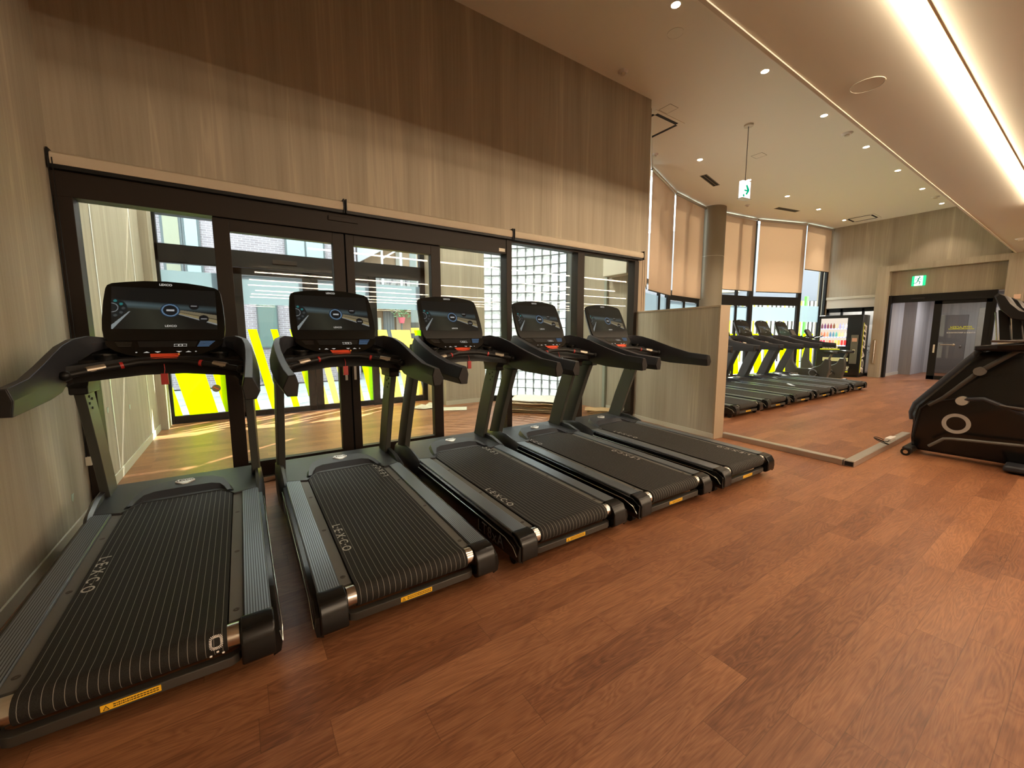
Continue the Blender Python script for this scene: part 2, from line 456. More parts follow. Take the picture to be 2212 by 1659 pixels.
# back wall and right wall of the hall behind the camera
struct(MB().box(WX0-0.3, 24, BY-0.2, BY, 0, CH).build('wall_back', M['paper'], smooth=0))
struct(MB().box(23.8, 24, BY, 1.2, 0, CH).build('wall_right', M['paper'], smooth=0))

# shop-front frame, glass
FD0, FD1 = WY+0.02, WY+0.12
def fr(name, boxes, m, bevel=0.003, parent=None):
    b = MB()
    for q in boxes: b.box(*q)
    return b.build(name, m, parent, smooth=0, bevel=bevel)
sf = struct(fr('window_1', [
    (WX0, 3.03, WY-0.02, FD1, 2.45, 2.66), (-1.055, -0.955, WY-0.03, FD1, 0.0, 2.45),
    (2.95, 3.03, WY-0.03, FD1, 0.0, 2.66), (3.03, 5.56, WY-0.01, FD1, 2.61, 2.66),
    (4.20, 4.335, WY-0.02, FD1, 0.0, 2.61), (5.46, 5.56, WY-0.02, FD1, 0.0, 2.61),
    (-0.955, -0.115, WY, FD1, 0.05, 0.14), (2.05, 2.95, WY, FD1, 0.05, 0.14), (3.03, 4.20, WY, FD1, 0.05, 0.12), (4.335, 5.46, WY, FD1, 0.05, 0.12),
], M['frame']), 'dark bronze shop-front frame between the gym and the entrance lobby')
fr('door_operator_cover', [(0.83, 1.115, WY-0.035, WY-0.02, 2.555, 2.60)], M['frame'], parent=sf)
fr('frame_label', [(2.84, 2.93, WY-0.0215, WY-0.0200, 2.475, 2.515)], M['ivory'], 0, sf)
g = MB()
for x0, x1, z0, z1 in ((-0.955, -0.115, 0.14, 2.45), (2.05, 2.95, 0.14, 2.45), (3.03, 4.20, 0.12, 2.61), (4.335, 5.46, 0.12, 2.61)):
    g.box(x0, x1, WY+0.065, WY+0.069, z0, z1)
g.build('glass_pane', M['glass'], sf, smooth=0)
struct(fr('trim_2', [(WX0, 5.56, WY-0.03, FD1+0.02, 0.0, 0.05)], M['alu'], 0.004), 'aluminium sill along the foot of the shop front')
def door_leaf(name, x0, x1, gx0, gx1, lab):
    d = struct(fr(name, [(x0, gx0, FD0, FD1-0.02, 0.05, 2.45), (gx1, x1, FD0, FD1-0.02, 0.05, 2.45),
                  (gx0, gx1, FD0, FD1-0.02, 2.345, 2.45), (gx0, gx1, FD0, FD1-0.02, 0.05, 0.20)], M['frame']), lab)
    MB().box(gx0, gx1, WY+0.075, WY+0.079, 0.20, 2.345).build('glass_pane', M['glass'], d, smooth=0)
    return d
d1 = door_leaf('door_1', -0.112, 0.978, 0.009, 0.868, 'left leaf of the dark bronze glazed lobby doors')
d2 = door_leaf('door_2', 0.992, 2.046, 1.073, 1.93, 'right leaf of the dark bronze glazed lobby doors')
fr('pull_plate', [(0.925, 0.950, FD0-0.004, FD0, 0.94, 1.10)], M['white'], 0.001, d1)
fr('pull_plate', [(1.015, 1.040, FD0-0.004, FD0, 0.94, 1.10)], M['white'], 0.001, d2)
fr('door_gap', [(0.978, 0.992, FD0+0.03, FD1-0.03, 0.05, 2.45)], M['joint'], 0, sf)

# roller blinds rolled up over the shop front (three cassettes)
def rolled_blind(x0, x1, lab):
    t = empty('roller_blind', ((x0+x1)/2, WY, 2.66), label=lab, cat='blind', group='roller blinds over the lobby doors')
    h = (x1-x0)/2
    b = MB(); prof = [(-0.005, 0.0), (-0.075, 0.0), (-0.082, 0.03), (-0.075, 0.075), (-0.05, 0.092), (-0.005, 0.10)]
    b.prism([(y, z) for y, z in prof], 'X', -h, h); b.build('cassette', M['blind2'], t, smooth=30)
    MB().box(-h, h, -0.07, -0.012, -0.028, -0.001).build('bottom_bar', M['black'], t, smooth=0)
    for s in (-1, 1):
        MB().box(s*h-0.006, s*h+0.006, -0.086, -0.001, -0.03, 0.105).build('end_bracket', M['frame2'], t, smooth=0)
    return t
rb1 = rolled_blind(-1.045, 0.974, 'cream roller blind rolled up in the left corner above the first two treadmills')
rb2 = rolled_blind(0.996, 3.015, 'cream roller blind rolled up above the right door leaf, middle one of three')
rb3 = rolled_blind(3.04, 5.60, 'cream roller blind rolled up above the glass-block view at the right end')
ch = MB(); ch.tube([(0, 0, 2.25), (0.002, 0, 1.2), (0, 0, 0)], 0.0035, 6); ch.tube([(0.02, 0.01, 2.25), (0.02, 0.01, 0)], 0.0035, 6)
ch.box(-0.006, 0.026, -0.006, 0.016, -0.05, 0.02, 1)
tag(ch.build('blind_chain', [M['black'], M['ivory']], loc=(-1.045, 4.425, 0.45)), 'dark beaded blind chain hanging down the left wall corner', 'blind chain')
ch = MB(); ch.tube([(0, 0, 1.8), (0, 0, 0.1), (0.012, 0, 0.02), (0.03, 0, 0), (0.045, 0, 0.03), (0.05, 0, 0.1), (0.05, 0, 1.8)], 0.003, 6)
tag(ch.build('blind_chain', M['black'], loc=(5.60, 4.46, 0.86)), 'thin blind cord looped beside the low partition', 'blind chain')

# ------------------------------------------------------------------ entrance lobby
OY = 8.42
struct(MB().box(WX1, WX1+0.22, WY+0.16, 6.02, 0, CH).build('wall_lobby_right', M['paper'], smooth=0))
# pilaster and air-conditioner box on that wall
struct(MB().box(5.70, WX1-0.0005, 5.33, 5.39, 0, CH).build('trim_3', mat('grey_green_trim', (0.27, 0.30, 0.25), 0.6), smooth=0))
struct(MB().box(WX1-0.014, WX1-0.001, 4.70, 5.32, 0, 0.09).build('baseboard_right', M['base'], smooth=0))
tag(MB().box(-0.11, 0.11, -0.27, 0.27, -0.17, 0.17).build('air_conditioner', M['ivory'], bevel=0.012, loc=(5.638, 5.0, 2.62)), 'cream box-shaped wall air conditioner high on the lobby side wall', 'air conditioner')
# facing wall beyond the doors
struct(MB().box(3.44, 4.36, 7.50, 7.62, 0, CH).box(3.40, 3.52, 7.62, 8.36, 0, CH).build('wall_lobby_back', M['paper'], smooth=0))
struct(MB().box(3.44, 4.36, 7.488, 7.499, 0, 0.09).build('baseboard_back', M['base'], smooth=0))
# outer glazing
of = struct(fr('window_2', [
    (WX0, 3.42, OY-0.06, OY+0.06, 2.57, 2.84), (WX0, -0.92, OY-0.06, OY+0.06, 0, 3.35), (3.30, 3.42, OY-0.06, OY+0.06, 0, 3.35),
    (-0.21, 0.00, OY-0.05, OY+0.05, 0, 3.35), (2.24, 2.372, OY-0.05, OY+0.05, 0, 2.57), (-0.92, -0.21, OY-0.05, OY+0.05, 0, 0.125), (2.372, 3.30, OY-0.05, OY+0.05, 0, 0.12),
    (-0.92, -0.21, OY-0.05, OY+0.05, 2.555, 2.60)], M['frame2']), 'black framed outer glazing of the entrance lobby')
fr('glass_pane', [(-0.92, -0.21, OY-0.002, OY+0.002, 0.125, 2.57), (2.372, 3.30, OY-0.002, OY+0.002, 0.12, 2.57), (-0.92, 3.30, OY-0.002, OY+0.002, 2.84, 3.35)], M['glass'], 0, of)
fr('door_closer_plate', [(0.60, 0.98, OY-0.075, OY-0.06, 2.66, 2.73)], M['frame'], 0.003, of)
def outer_leaf(name, x0, x1, lab):
    d = struct(fr(name, [(x0, x0+0.125, OY-0.04, OY+0.04, 0.01, 2.56), (x1-0.125, x1, OY-0.04, OY+0.04, 0.01, 2.56),
                         (x0, x1, OY-0.04, OY+0.04, 2.45, 2.56), (x0, x1, OY-0.04, OY+0.04, 0.01, 0.105)], M['frame2']), lab)
    fr('glass_pane', [(x0+0.125, x1-0.125, OY-0.002, OY+0.002, 0.105, 2.45)], M['glass'], 0, d)
    b = MB(); b.cyl((x0+0.5, OY-0.041, 0.055), (x0+0.5, OY-0.048, 0.055), 0.032, 20); b.build('floor_lock', mat('brass_lock', (0.62, 0.42, 0.30), 0.4, metal=0.5), d)
    return d
outer_leaf('door_3', 0.009, 1.180, 'left leaf of the outer lobby doors with yellow stripes')
outer_leaf('door_4', 1.184, 2.362, 'right leaf of the outer lobby doors with pale orange stripes')
struct(MB().box(WX0, 3.42, OY-0.05, OY+0.06, 5.0, CH).box(WX0, 3.42, OY-0.05, OY+0.06, 4.74, 4.80).box(WX0, 3.42, OY-0.05, OY+0.06, 3.35, 3.55).build('wall_outer', M['paper'], smooth=0))  # unseen upper wall, open slot added to throw a sun strip on the floor
struct(MB().box(WX0, 3.42, OY-0.004, OY+0.004, 3.55, 4.74).build('added_light_band', M['fill_band'], smooth=0), 'added frosted band, unseen above the outer doors, that lights the lobby')  # unseen frosted band added so sunlight glows into the lobby
struct(MB().box(WX0-0.3, 3.6, OY+0.06, OY+0.42, 3.36, 3.50).build('added_sun_blocker', M['frame2'], smooth=0))  # overhang added to keep the sun off the transom glass
struct(MB().box(WX0-0.001, WX0+0.10, 7.95, 8.36, 0, CH).build('trim_4', M['paper'], smooth=0))
struct(MB().box(WX0+0.0001, WX0+0.004, 5.43, 5.462, 0.10, 3.2).box(WX0+0.0001, WX0+0.004, 7.28, 7.31, 0.10, 3.2).build('sun_line_strip', mat('sun_line_white', (0.85, 0.85, 0.82), 0.3), smooth=0))  # vertical lines of sunlight on the lobby wall, painted as white strips
# films on the outer glazing: slanted stripes
def film(name, polys, m, lab, group=None, y=OY-0.006):
    b = MB()
    for p in polys: b.prism(p, 'Y', y-0.0004, y+0.0004)
    o = b.build(name, m, None, smooth=0); tag(o, lab, 'window film', group); return o
ZT, ZB = 1.53, 0.125
def stripe(x, w1, zt=ZT, zb=ZB, s=0.195, x0=-9, x1=99):
    """parallelogram between pane edges x0..x1, slanting right as it goes down"""
    pts = []
    N = 24
    L_, R_ = [], []
    for i in range(N+1):
        z = zt + (zb-zt)*i/N
        a = x + (zt-z)*s; b_ = a + w1
        a2 = min(max(a, x0), x1); b2 = min(max(b_, x0), x1)
        if b2-a2 > 1e-3: L_.append((a2, z)); R_.append((b2, z))
    return L_ + R_[::-1] if len(L_) > 1 else None
FG = 'slanted colour stripes on the lobby glazing'
def stripes(lst, x0, x1, m, lab, zb=ZB):
    for x, w1, tx in lst:
        p = stripe(x, w1, zb=zb, x0=x0, x1=x1)
        if p: film('stripe_film', [p], m, lab+tx, FG)
stripes([(-1.60, 0.505, ', low one at the left edge'), (-1.01, 0.385, ', broad middle one'), (-0.525, 0.60, ', right-hand one')], -0.92, -0.21, M['yellow'], 'bright yellow film stripe on the left side panel')
stripes([(0.157, 0.137, ', leftmost one'), (0.50, 0.107, ', second from the left'), (0.80, 0.26, ', third from the left'), (-0.22, 0.20, ', low left corner one')], 0.135, 1.055, M['yellow'], 'bright yellow film stripe on the left outer door leaf', 0.107)
stripes([(1.20, 0.11, ', leftmost one'), (1.42, 0.36, ', widest one'), (1.00, 0.11, ', lowest left one')], 1.31, 2.235, M['peach'], 'pale orange film stripe on the right outer door leaf', 0.107)
stripes([(1.90, 0.20, ', at its right side')], 1.31, 2.235, M['green'], 'lime film stripe on the right outer door leaf', 0.107)
stripes([(2.22, 0.34, ', left one'), (2.65, 0.40, ', right one')], 2.374, 3.298, M['peach'], 'pale orange film stripe on the right side panel')
stripes([(3.145, 0.40, '')], 2.374, 3.298, M['green'], 'lime film stripe on the far right side panel of the lobby')
for x0, x1, tx in ((-0.918, -0.212, 'left side panel'), (0.136, 1.053, 'left outer door leaf'), (1.312, 2.236, 'right outer door leaf'), (2.375, 3.297, 'right side panel')):
    film('frosted_film', [[(x0, 1.955), (x1, 1.955), (x1, 2.442), (x0, 2.442)]], M['frost'], 'frosted pale band across the ' + tx, 'frosted bands on the lobby glazing', OY-0.008)
b = MB(); b.cyl((-0.349, OY-0.010, 0.54), (-0.349, OY-0.018, 0.54), 0.062, 28, 0); b.obox((-0.349, OY-0.019, 0.54), (0.036, 0, -0.024), (0, 0.001, 0), (0.003, 0, 0.005), 1)
tag(b.build('round_sticker', [mat('bronze_sticker', (0.16, 0.14, 0.06), 0.5), M['redtag']]), 'small round dark sticker on the yellow left side panel', 'sticker')

# unseen panel lamps added under the ceiling to brighten the lobby
for k, (x, y) in enumerate(((0.9, 6.5), (3.6, 6.1))):
    t = empty('added_fill_lamp', (x, y, CH), label='added unseen fill lamp under the lobby ceiling, %s one' % ('left', 'right')[k], cat='ceiling light', group='added fill lamps in the lobby')
    MB().box(-0.35, 0.35, -0.35, 0.35, -0.05, -0.001).build('fill_lamp_body', M['white'], t, bevel=0.006)
    MB().box(-0.32, 0.32, -0.32, 0.32, -0.054, -0.0505).build('fill_lamp_diffuser', emit('fill_diffuser', (1.0, 0.95, 0.85), 55.0), t, smooth=0)

# curved glass-block wall
def glass_blocks():
    t = struct(empty('wall_glass_block'), 'curved wall of square clear glass blocks in the lobby')
    A, Bp = Vector((4.36, 7.56)), Vector((5.50, 6.19)); n_ = 10
    mid = (A+Bp)/2; dirv = (Bp-A).normalized(); nv = Vector((-dirv.y, dirv.x))
    if nv.x < 0: nv = -nv
    def P(t_): 
        return A + (Bp-A)*t_ + nv*0.17*4*t_*(1-t_)
    blk = MB(); jn = MB()
    hb = 0.181
    rows = 27
    for i in range(n_):
        a, b_ = P(i/n_), P((i+1)/n_)
        u = (b_-a); L_ = u.length; u = u.normalized(); nn = Vector((-u.y, u.x))
        if nn.x < 0: nn = -nn
        c2 = (a+b_)/2
        for k in range(rows):
            z0 = 0.12 + k*hb
            blk.obox((c2.x, c2.y, z0+hb/2), (u.x*(L_/2-0.006), u.y*(L_/2-0.006), 0), (nn.x*0.04, nn.y*0.04, 0), (0, 0, hb/2-0.006))
        jn.obox((a.x, a.y, 2.5), (u.x*0.006, u.y*0.006, 0), (nn.x*0.036, nn.y*0.036, 0), (0, 0, 2.5))
        for k in range(rows+1):
            z0 = 0.12 + k*hb
            jn.obox((c2.x, c2.y, z0), (u.x*L_/2, u.y*L_/2, 0), (nn.x*0.034, nn.y*0.034, 0), (0, 0, 0.006))
        jn.obox((c2.x, c2.y, 0.057), (u.x*L_/2, u.y*L_/2, 0), (nn.x*0.05, nn.y*0.05, 0), (0, 0, 0.057), 1)
    m = bpy.data.materials.new('glass_block'); m.use_nodes = True; nt = m.node_tree; nt.nodes.clear()
    def N(t_): return nt.nodes.new(t_)
    o = N('ShaderNodeOutputMaterial'); tl = N('ShaderNodeBsdfTranslucent'); tp = N('ShaderNodeBsdfTransparent'); gl = N('ShaderNodeBsdfGlossy')
    tl.inputs[0].default_value = (0.55, 0.57, 0.57, 1); gl.inputs['Roughness'].default_value = 0.15
    tc = N('ShaderNodeTexCoord'); no = N('ShaderNodeTexNoise'); no.inputs['Scale'].default_value = 14; no.inputs['Distortion'].default_value = 2.5
    nt.links.new(tc.outputs['Object'], no.inputs['Vector'])
    cr = N('ShaderNodeValToRGB'); cr.color_ramp.elements[0].position = 0.40; cr.color_ramp.elements[0].color = (0.34, 0.38, 0.40, 1); cr.color_ramp.elements[1].position = 0.60; cr.color_ramp.elements[1].color = (0.72, 0.74, 0.74, 1)
    nt.links.new(no.outputs['Fac'], cr.inputs[0]); nt.links.new(cr.outputs[0], tp.inputs[0])
    a_ = N('ShaderNodeMixShader'); a_.inputs[0].default_value = 0.62; b2 = N('ShaderNodeMixShader'); b2.inputs[0].default_value = 0.05
    nt.links.new(tl.outputs[0], a_.inputs[1]); nt.links.new(tp.outputs[0], a_.inputs[2]); nt.links.new(a_.outputs[0], b2.inputs[1]); nt.links.new(gl.outputs[0], b2.inputs[2]); nt.links.new(b2.outputs[0], o.inputs[0])
    blk.build('glass_block', m, t, smooth=0)['kind'] = 'stuff'
    jn.build('joint_grid', [mat('block_joint', (0.12, 0.13, 0.14), 0.6), M['frame2']], t, smooth=0)
glass_blocks()
struct(MB().box(5.49, 5.62, 6.03, 6.22, 0, CH).build('trim_6', mat('dark_grey_column', (0.10, 0.11, 0.11), 0.5), smooth=0))
struct(MB().box(5.60, 5.98, 6.02, 6.18, 0, CH).build('wall_lobby_return', M['paper'], smooth=0))

# ------------------------------------------------------------------ bay of tall windows beyond the wall
BP = [(5.97, 4.75), (7.85, 6.12), (9.72, 6.78), (11.62, 7.07), (12.37, 7.07), (14.15, 6.82), (16.13, 6.16), (17.8, 5.95)]
def seg_frame(i, zs, label, muls=(), name=None, doors=False):
    a, b = Vector(BP[i]), Vector(BP[i+1]); u = (b-a); L_ = u.length; u.normalize(); nn = Vector((-u.y, u.x))
    a = a + nn*0.10; b = b + nn*0.10
    def bx(mb, s0, s1, z0, z1, d=0.04, off=0.0, mi=0):
        c_ = a + u*((s0+s1)/2) + nn*off
        mb.obox((c_.x, c_.y, (z0+z1)/2), (u.x*(s1-s0)/2, u.y*(s1-s0)/2, 0), (nn.x*d, nn.y*d, 0), (0, 0, (z1-z0)/2), mi)
    t = struct(empty(name), label)
    f = MB()
    bx(f, 0, 0.09, 0, CH); bx(f, L_-0.09, L_, 0, CH)
    for z0, z1 in zs: bx(f, 0.09, L_-0.09, z0, z1)
    for s in muls: bx(f, L_*s-0.04, L_*s+0.04, 0, CH, 0.035)
    f.build('window_frame', M['frame2'], t, smooth=0)
    g_ = MB(); bx(g_, 0.09, L_-0.09, 0.05, CH, 0.002); g_.build('glass_pane', M['glass'], t, smooth=0)
    return t, bx, L_
T0 = seg_frame(0, [(0, 0.1), (2.40, 2.62)], 'tall black framed window just behind the end of the window wall', (0.5,), 'window_3')
T1w = seg_frame(1, [(0, 0.1), (2.62, 2.72)], 'leftmost tall bay window with a half-lowered blind', (0.62,), 'window_4')
T2w = seg_frame(2, [(0, 0.1), (2.36, 2.62)], 'second tall bay window left of the round column', (0.5,), 'window_5')
T4w = seg_frame(4, [(0, 0.1), (2.36, 2.68)], 'tall bay window right of the round column', (0.62,), 'window_6')
T5w = seg_frame(5, [(0, 0.1), (2.40, 2.68)], 'tall bay window with the glazed exit behind the far treadmills', (), 'window_7')
T6w = seg_frame(6, [(0, 0.1)], 'narrow bay window beside the drinks machine', (0.80,), 'window_8')
struct(MB().cyl((12.0, 7.08, 0), (12.0, 7.08, CH), 0.37, 40).build('column', mat('column_wrap', (0.24, 0.21, 0.15), 0.6), smooth=30), 'round beige column in the bay between the tall blinds')
struct(MB().ring((12.0, 7.08, 3.72), (0, 0, 1), 0.365, 0.374, 0.012, 40).build('column_joint', M['base'], smooth=30))
# bay films
def bay_film(i, s0, s1, z0, z1, m, nm, lab, grp, slant=0):
    a, b = Vector(BP[i]), Vector(BP[i+1]); u = (b-a); u.normalize(); nn = Vector((-u.y, u.x)); a = a + nn*0.094
    p0, p1 = a+u*s0, a+u*s1
    mb = MB()
    d = nn*0.0005
    q = [(p0.x+u.x*slant, p0.y+u.y*slant, z0), (p1.x+u.x*slant, p1.y+u.y*slant, z0), (p1.x, p1.y, z1), (p0.x, p0.y, z1)]
    mb.loft([[(x-d.x, y-d.y, z) for x, y, z in q], [(x+d.x, y+d.y, z) for x, y, z in q]])
    o = mb.build(nm, m, None, smooth=0); tag(o, lab, 'window film', grp); return o
FB = 'frosted bands on the bay windows'
bay_film(1, 0.1, 1.88, 1.90, 2.40, M['frost'], 'frosted_film', 'frosted band on the leftmost bay window', FB)
bay_film(2, 0.1, 1.82, 1.90, 2.34, M['frost'], 'frosted_film', 'frosted band on the bay window left of the column', FB)
bay_film(4, 0.1, 1.70, 1.88, 2.34, M['frost'], 'frosted_film', 'frosted band on the bay window right of the column', FB)
bay_film(5, 0.1, 1.95, 1.88, 2.34, M['frost'], 'frosted_film', 'frosted band on the bay window behind the far treadmill displays', FB)
bay_film(6, 0.1, 1.30, 1.86, 2.42, M['frost'], 'frosted_film', 'frosted band on the narrow bay window beside the drinks machine', FB)
SB = 'yellow stripes on the bay windows'
for k, (i, s, w1, tx) in enumerate([(4, 0.15, 0.45, 'window right of the column, left one'), (4, 0.85, 0.40, 'window right of the column, right one'), (5, 0.15, 0.35, 'window behind the far displays, left one'), (5, 0.65, 0.42, 'window behind the far displays, middle one'), (5, 1.30, 0.30, 'window behind the far displays, right one'), (6, 0.12, 0.16, 'narrow window, left one'), (6, 0.45, 0.18, 'narrow window, middle one'), (6, 0.82, 0.26, 'narrow window, right one')]):
    bay_film(i, s, s+w1, 0.12, 1.45, M['yellow'], 'stripe_film', 'bright yellow film stripe on the bay ' + tx, SB, 0.22 if i < 6 else 0.06)

# bay blinds
def bay_blind(i, zb, lab, m=M['blind'], ztop=CH-0.03, g0=0.05, g1=0.05):
    a, b = Vector(BP[i]), Vector(BP[i+1]); u = (b-a); L_ = u.length; u.normalize(); nn = Vector((-u.y, u.x))
    c_ = (a+b)/2
    t = empty('roller_blind', (c_.x, c_.y, zb), math.atan2(u.y, u.x), label=lab, cat='blind', group='tall roller blinds in the bay')
    h = L_/2
    MB().box(-h+g0, h-g1, -0.002, 0.0, 0.0, ztop-zb-0.05).build('blind_fabric', m, t, smooth=0)
    MB().cyl((-h+0.03, -0.01, ztop-zb-0.035), (h-0.03, -0.01, ztop-zb-0.035), 0.035, 20).build('roller_tube', M['steel'], t)
    MB().box(-h+g0, h-g1, -0.008, 0.006, -0.022, 0.0).build('bottom_bar', M['frame2'], t, smooth=0)
    return t
bay_blind(0, 2.46, 'tan roller blind half lowered just behind the end of the wall', g1=0.12)
bay_blind(1, 2.46, 'tan roller blind half lowered, leftmost full one in the bay', g0=0.12, g1=0.05)
bay_blind(2, 2.48, 'tan roller blind half lowered just left of the round column', g1=0.09)
bay_blind(4, 2.84, 'tan roller blind lowered just right of the round column', g0=0.03)
bay_blind(5, 2.83, 'wide tan roller blind lowered behind the far treadmills', g0=0.12, g1=0.02)
bay_blind(6, 3.63, 'short tan roller blind at the right end of the bay', g0=0.04, g1=0.14)

# ------------------------------------------------------------------ far end wall
fw = MB()
fw.box(FX, FX+0.2, 4.30, 6.3, 2.70, CH); fw.box(FX, FX+0.2, SY-0.2, 4.30, 3.42, CH)
fw.box(FX, FX+0.2, 5.98, 6.3, 0, 2.7)
fw.box(FX, FX+0.2, -2.5, 1.83, 0, CH)
struct(fw.build('wall_far', M['paper'], smooth=0))
cs = MB(); cs.box(FX-0.28, FX+0.2, 4.27, 4.57, 0, 3.42); cs.box(FX-0.28, FX+0.2, 1.52, 4.57, 3.42, 3.60); cs.box(FX-0.28, FX+0.2, 1.52, 1.83, 0, 3.42)
struct(cs.build('trim_7', M['paper'], smooth=0), 'wallpapered surround of the far doorway')
struct(MB().box(FX+0.05, FX+0.2, 1.83, 4.27, 2.66, 3.42).build('wall_over_door', M['paper'], smooth=0))
struct(fr('trim_8', [(FX-0.02, FX+0.14, 1.98, 4.27, 2.43, 2.66), (FX-0.10, FX+0.10, 4.20, 4.27, 0, 2.66), (FX+0.0, FX+0.12, 1.98, 2.05, 0, 2.43)], M['frame2']), 'black frame of the far sliding door')
fr('door_sensor', [(FX-0.045, FX-0.02, 3.45, 3.75, 2.51, 2.56)], M['joint'], 0.003, bpy.data.objects['trim_8'])
sd = struct(fr('door_5', [(FX+0.02, FX+0.08, 3.05, 3.22, 0.02, 2.43), (FX+0.02, FX+0.08, 2.05, 2.17, 0.02, 2.43), (FX+0.02, FX+0.08, 2.05, 3.22, 2.33, 2.43), (FX+0.02, FX+0.08, 2.05, 3.22, 0.02, 0.14)], M['frame2']), 'black framed sliding glass door at the far end, half open')
fr('glass_pane', [(FX+0.045, FX+0.05, 2.17, 3.05, 0.14, 2.33)], M['glass_far'], 0, sd)
fr('pull_plate', [(FX+0.015, FX+0.02, 3.10, 3.14, 0.85, 1.10)], M['ivory'], 0.001, sd)
b = MB(); b.cyl((FX-0.03, 2.98, 1.10), (FX-0.03, 2.72, 1.10), 0.014, 12); b.ball((FX-0.03, 2.70, 1.10), 0.035); b.cyl((FX-0.03, 2.98, 1.10), (FX+0.045, 2.98, 1.10), 0.012, 10)
b.build('door_lever', M['sensor'], sd)
# mirrored lettering on that glass (read from the other side)
mt = basis((FX+0.042, 2.60, 1.62), (0, 1, 0), (0, 0, 1), (1, 0, 0))
ylw = mat('yellow_lettering', (0.55, 0.60, 0.05), 0.5)
text_mesh('door_lettering', 'FITPLACE24', 0.085, ylw, sd, matrix=mt, shear=0.2, bold=0.002)
fr('lettering_underline', [(FX+0.040, FX+0.043, 2.34, 2.86, 1.560, 1.580)], ylw, 0, sd)
mt = basis((FX+0.042, 2.60, 1.46), (0, 1, 0), (0, 0, 1), (1, 0, 0))
text_mesh('door_lettering', 'FITNESS & PERFORMANCE', 0.05, M['letterw'], sd, matrix=mt)
# corridor beyond
co = MB(); co.box(FX+0.2, 24, 4.28, 4.4, 0, 3.0); co.box(21.3, 21.5, -2, 4.3, 0, 3.0); co.box(FX+0.2, 24, 0.6, 0.7, 0, 3.0); co.box(19.6, 21.4, 3.95, 4.28, 0, 3.0)
struct(co.build('wall_corridor', M['paper_grey'], smooth=0))
struct(MB().box(FX+0.2, 24, 0.6, 4.4, 2.85, 3.0).build('ceiling_corridor', M['ceiling'], smooth=0))
struct(MB().box(FX+0.2, 19.6, 4.265, 4.28, 0, 0.1).build('baseboard_corridor', M['base'], smooth=0))
dd = struct(MB().box(21.24, 21.30, 2.95, 3.75, 0.0, 2.1).build('door_6', mat('grey_brown_door', (0.16, 0.145, 0.135), 0.5), bevel=0.01), 'plain grey brown door at the end of the corridor')
MB().ball((21.20, 3.05, 1.0), 0.03).build('door_knob', M['steel'], dd)
struct(MB().box(21.0, 21.29, 1.2, 2.7, 0.0, 2.3).build('trim_9', mat('beige_cabinet', (0.28, 0.26, 0.21), 0.6), bevel=0.01), 'beige recess panel seen through the sliding glass door')
cl_ = bpy.data.lights.new('corridor_lamp', 'AREA'); cl_.energy = 38; cl_.size = 0.5; cl_.color = (0.95, 0.92, 1.0)
cl = bpy.data.objects.new('corridor_lamp', cl_); C.objects.link(cl); cl.location = (19.4, 2.6, 2.83)

# pull handle, switch, exit sign
b = MB(); b.tube([(0, 0, 0.02), (-0.05, 0, 0.02), (-0.05, 0, 0.76), (0, 0, 0.76)], 0.016, 12); b.box(-0.012, 0.0, -0.05, 0.05, -0.02, 0.80, 1)
tag(b.build('pull_handle', [M['steel'], M['base_dark']], loc=(FX-0.28, 4.45, 0.46)), 'long vertical steel pull handle on the far door surround', 'handle')
tag(MB().box(-0.012, 0, -0.06, 0.06, -0.06, 0.06).build('light_switch', mat('pinkish_plate', (0.70, 0.50, 0.38), 0.5), bevel=0.004, loc=(FX-0.281, 1.60, 2.42)), 'small square pale switch plate right of the far doorway', 'switch')

def running_man(name, parent, mtx, s, m):
    """escape-route figure made of a head and limb strokes"""
    b = MB()
    def stroke(pts, w_):
        for (x0, y0), (x1, y1) in zip(pts[:-1], pts[1:]):
            d = Vector((x1-x0, y1-y0)); l = d.length; d.normalize(); q = Vector((-d.y, d.x))*w_/2; d *= w_*0.3
            b.prism([(x0-d.x+q.x, y0-d.y+q.y), (x1+d.x+q.x, y1+d.y+q.y), (x1+d.x-q.x, y1+d.y-q.y), (x0-d.x-q.x, y0-d.y-q.y)], 'Z', 0, 0.001)
    b.cyl((0.06*s, 0.36*s, 0), (0.06*s, 0.36*s, 0.001), 0.07*s, 16)
    stroke([(0.0, 0.26*s), (-0.06*s, 0.0)], 0.10*s)
    stroke([(0.0, 0.24*s), (0.16*s, 0.12*s), (0.28*s, 0.18*s)], 0.05*s)
    stroke([(0.0, 0.24*s), (-0.18*s, 0.22*s), (-0.26*s, 0.08*s)], 0.05*s)
    stroke([(-0.06*s, 0.0), (0.12*s, -0.10*s), (0.08*s, -0.34*s)], 0.07*s)
    stroke([(-0.06*s, 0.0), (-0.14*s, -0.20*s), (-0.36*s, -0.24*s)], 0.07*s)
    o = b.build(name, m, parent, smooth=0); o.matrix_local = mtx; return o
GREEN = emit('sign_green', (0.02, 0.50, 0.18), 1.1); SWHITE = emit('sign_white', (0.85, 1.0, 0.9), 1.15)
ex = empty('exit_sign', (FX+0.045, 3.63, 3.08), label='green and white running-man exit sign over the far doorway', cat='exit sign')
MB().box(-0.04, 0.0, -0.155, 0.155, -0.15, 0.15).build('sign_housing', GREEN, ex, bevel=0.004)
MB().box(-0.0415, -0.040, -0.095, 0.095, -0.15, 0.15).build('sign_panel', SWHITE, ex, smooth=0)
running_man('sign_figure', ex, basis((-0.042, 0.0, 0.0), (0, -1, 0), (0, 0, 1), (-1, 0, 0)), 0.30, emit('sign_dark_green', (0.01, 0.22, 0.12), 0.7))

